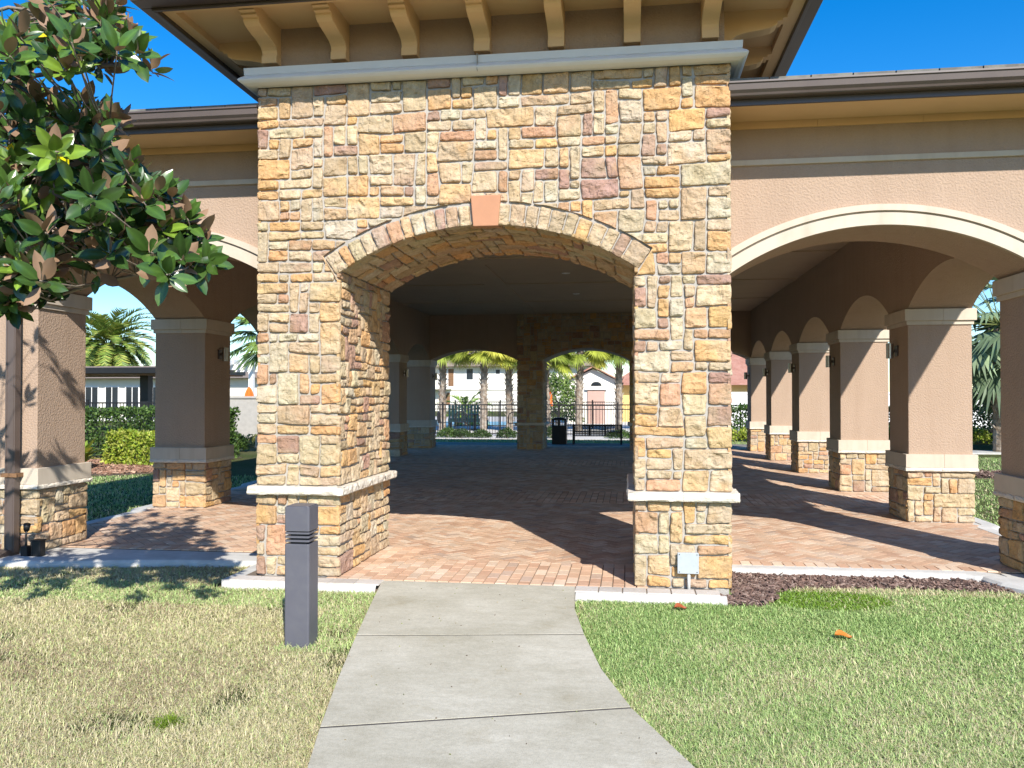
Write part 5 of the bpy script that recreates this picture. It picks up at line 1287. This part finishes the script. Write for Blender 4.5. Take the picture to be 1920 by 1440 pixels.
m = MB(); m.box(-.45, 12, 54, 62, -.05, 2.3); m.build('wall', mat('ochre_wall', (.60, .44, .18), .9, None, [(1, (.55, .40, .16), .6)]), wi)
m = MB(); m.add([(-1.2, 53.2, 2.3), (12.8, 53.2, 2.3), (12.8, 62.8, 2.3), (-1.2, 62.8, 2.3), (2.2, 58, 4.6), (9.5, 58, 4.6)], [[0, 1, 5, 4], [1, 2, 5], [2, 3, 4, 5], [3, 0, 4], [0, 3, 2, 1]]); m.build('roof', M['redtile'], wi)
# pool chairs
def pool_chair(x, y, rz, label):
    t = thing('pool_chair', (x, y, -.04), label, 'chair', 'black chairs on the pool deck'); t.rotation_euler.z = 0
    c, s_ = cos(rz), sin(rz)
    def P(a, b, z): return (x + a * c - b * s_, y + a * s_ + b * c, z)
    m = MB(); m.tube([P(-.28, .25, .42), P(.28, .25, .42)], .02, 6)
    m.grid(np.array([[P(a, b, .43) for a in (-.27, .27)] for b in (-.25, .25)])); m.grid(np.array([[P(a, b, .41) for a in (-.27, .27)] for b in (-.25, .25)])); m.build('seat', M['black'], t)
    m = MB(); n = 9
    arc = [P(-.28, .26, .42)] + [P(-.28 * cos(pi * q / n), .30, .70 + .22 * sin(pi * q / n)) for q in range(n + 1)] + [P(.28, .26, .42)]
    m.tube(arc, .022, 6)
    for q in range(1, 6): a = -.28 + .56 * q / 6; m.tube([P(a, .26, .42), P(a, .30, .70 + .22 * sqrt(max(0, 1 - (a / .28) ** 2)))], .012, 5)
    m.build('backrest', M['black'], t)
    for a in (-.26, .26):
        for b in (-.24, .26): m = MB(); m.tube([P(a, b, .43), P(a * 1.08, b * 1.1, -.04)], .018, 6); m.build('leg', M['black'], t)
for (x, y, rz, lb) in ((-4.85, 36.0, pi, 'black round backed chair just left of the far stone pillar'), (-8.1, 36.5, pi / 2, 'black chair at the far left column behind the fence'), (-7.4, 37.0, pi, 'black chair facing away, nearest the left palm trunk'), (-3.1, 37.4, 2.4, 'black chair behind the litter bin by the parasol')):
    pool_chair(x, y, rz, lb)
tb = thing('patio_table', (-7.3, 39.5, -.04), 'round dark patio table among the chairs on the pool deck', 'table')
m = MB(); m.tube([(-7.3, 39.5, .70), (-7.3, 39.5, .74)], .6, 20); m.build('tabletop', M['black'], tb)
m = MB(); m.tube([(-7.3, 39.5, -.04), (-7.3, 39.5, .70)], .05, 8); m.tube([(-7.3, 39.5, -.04), (-7.3, 39.5, 0)], .3, 16); m.build('leg', M['black'], tb)
lg = thing('lounge_sofa', (-7.6, 41, -.04), 'teal slatted lounge sofa behind the fence in the left far arch', 'sofa')
tl = mat('teal_fabric', (.08, .17, .16), .8)
m = MB()
for q in range(12): x = -8.9 + q * .16; m.box(x, x + .09, 40.9, 41.0, .45, 1.15)
m.build('backrest', tl, lg); m = MB(); m.box(-8.95, -7.0, 41.0, 41.7, .30, .48); m.build('seat', tl, lg)
for x in (-8.9, -7.05): m = MB(); m.box(x - .04, x + .04, 41.0, 41.6, -.04, .32); m.build('leg', M['black'], lg)
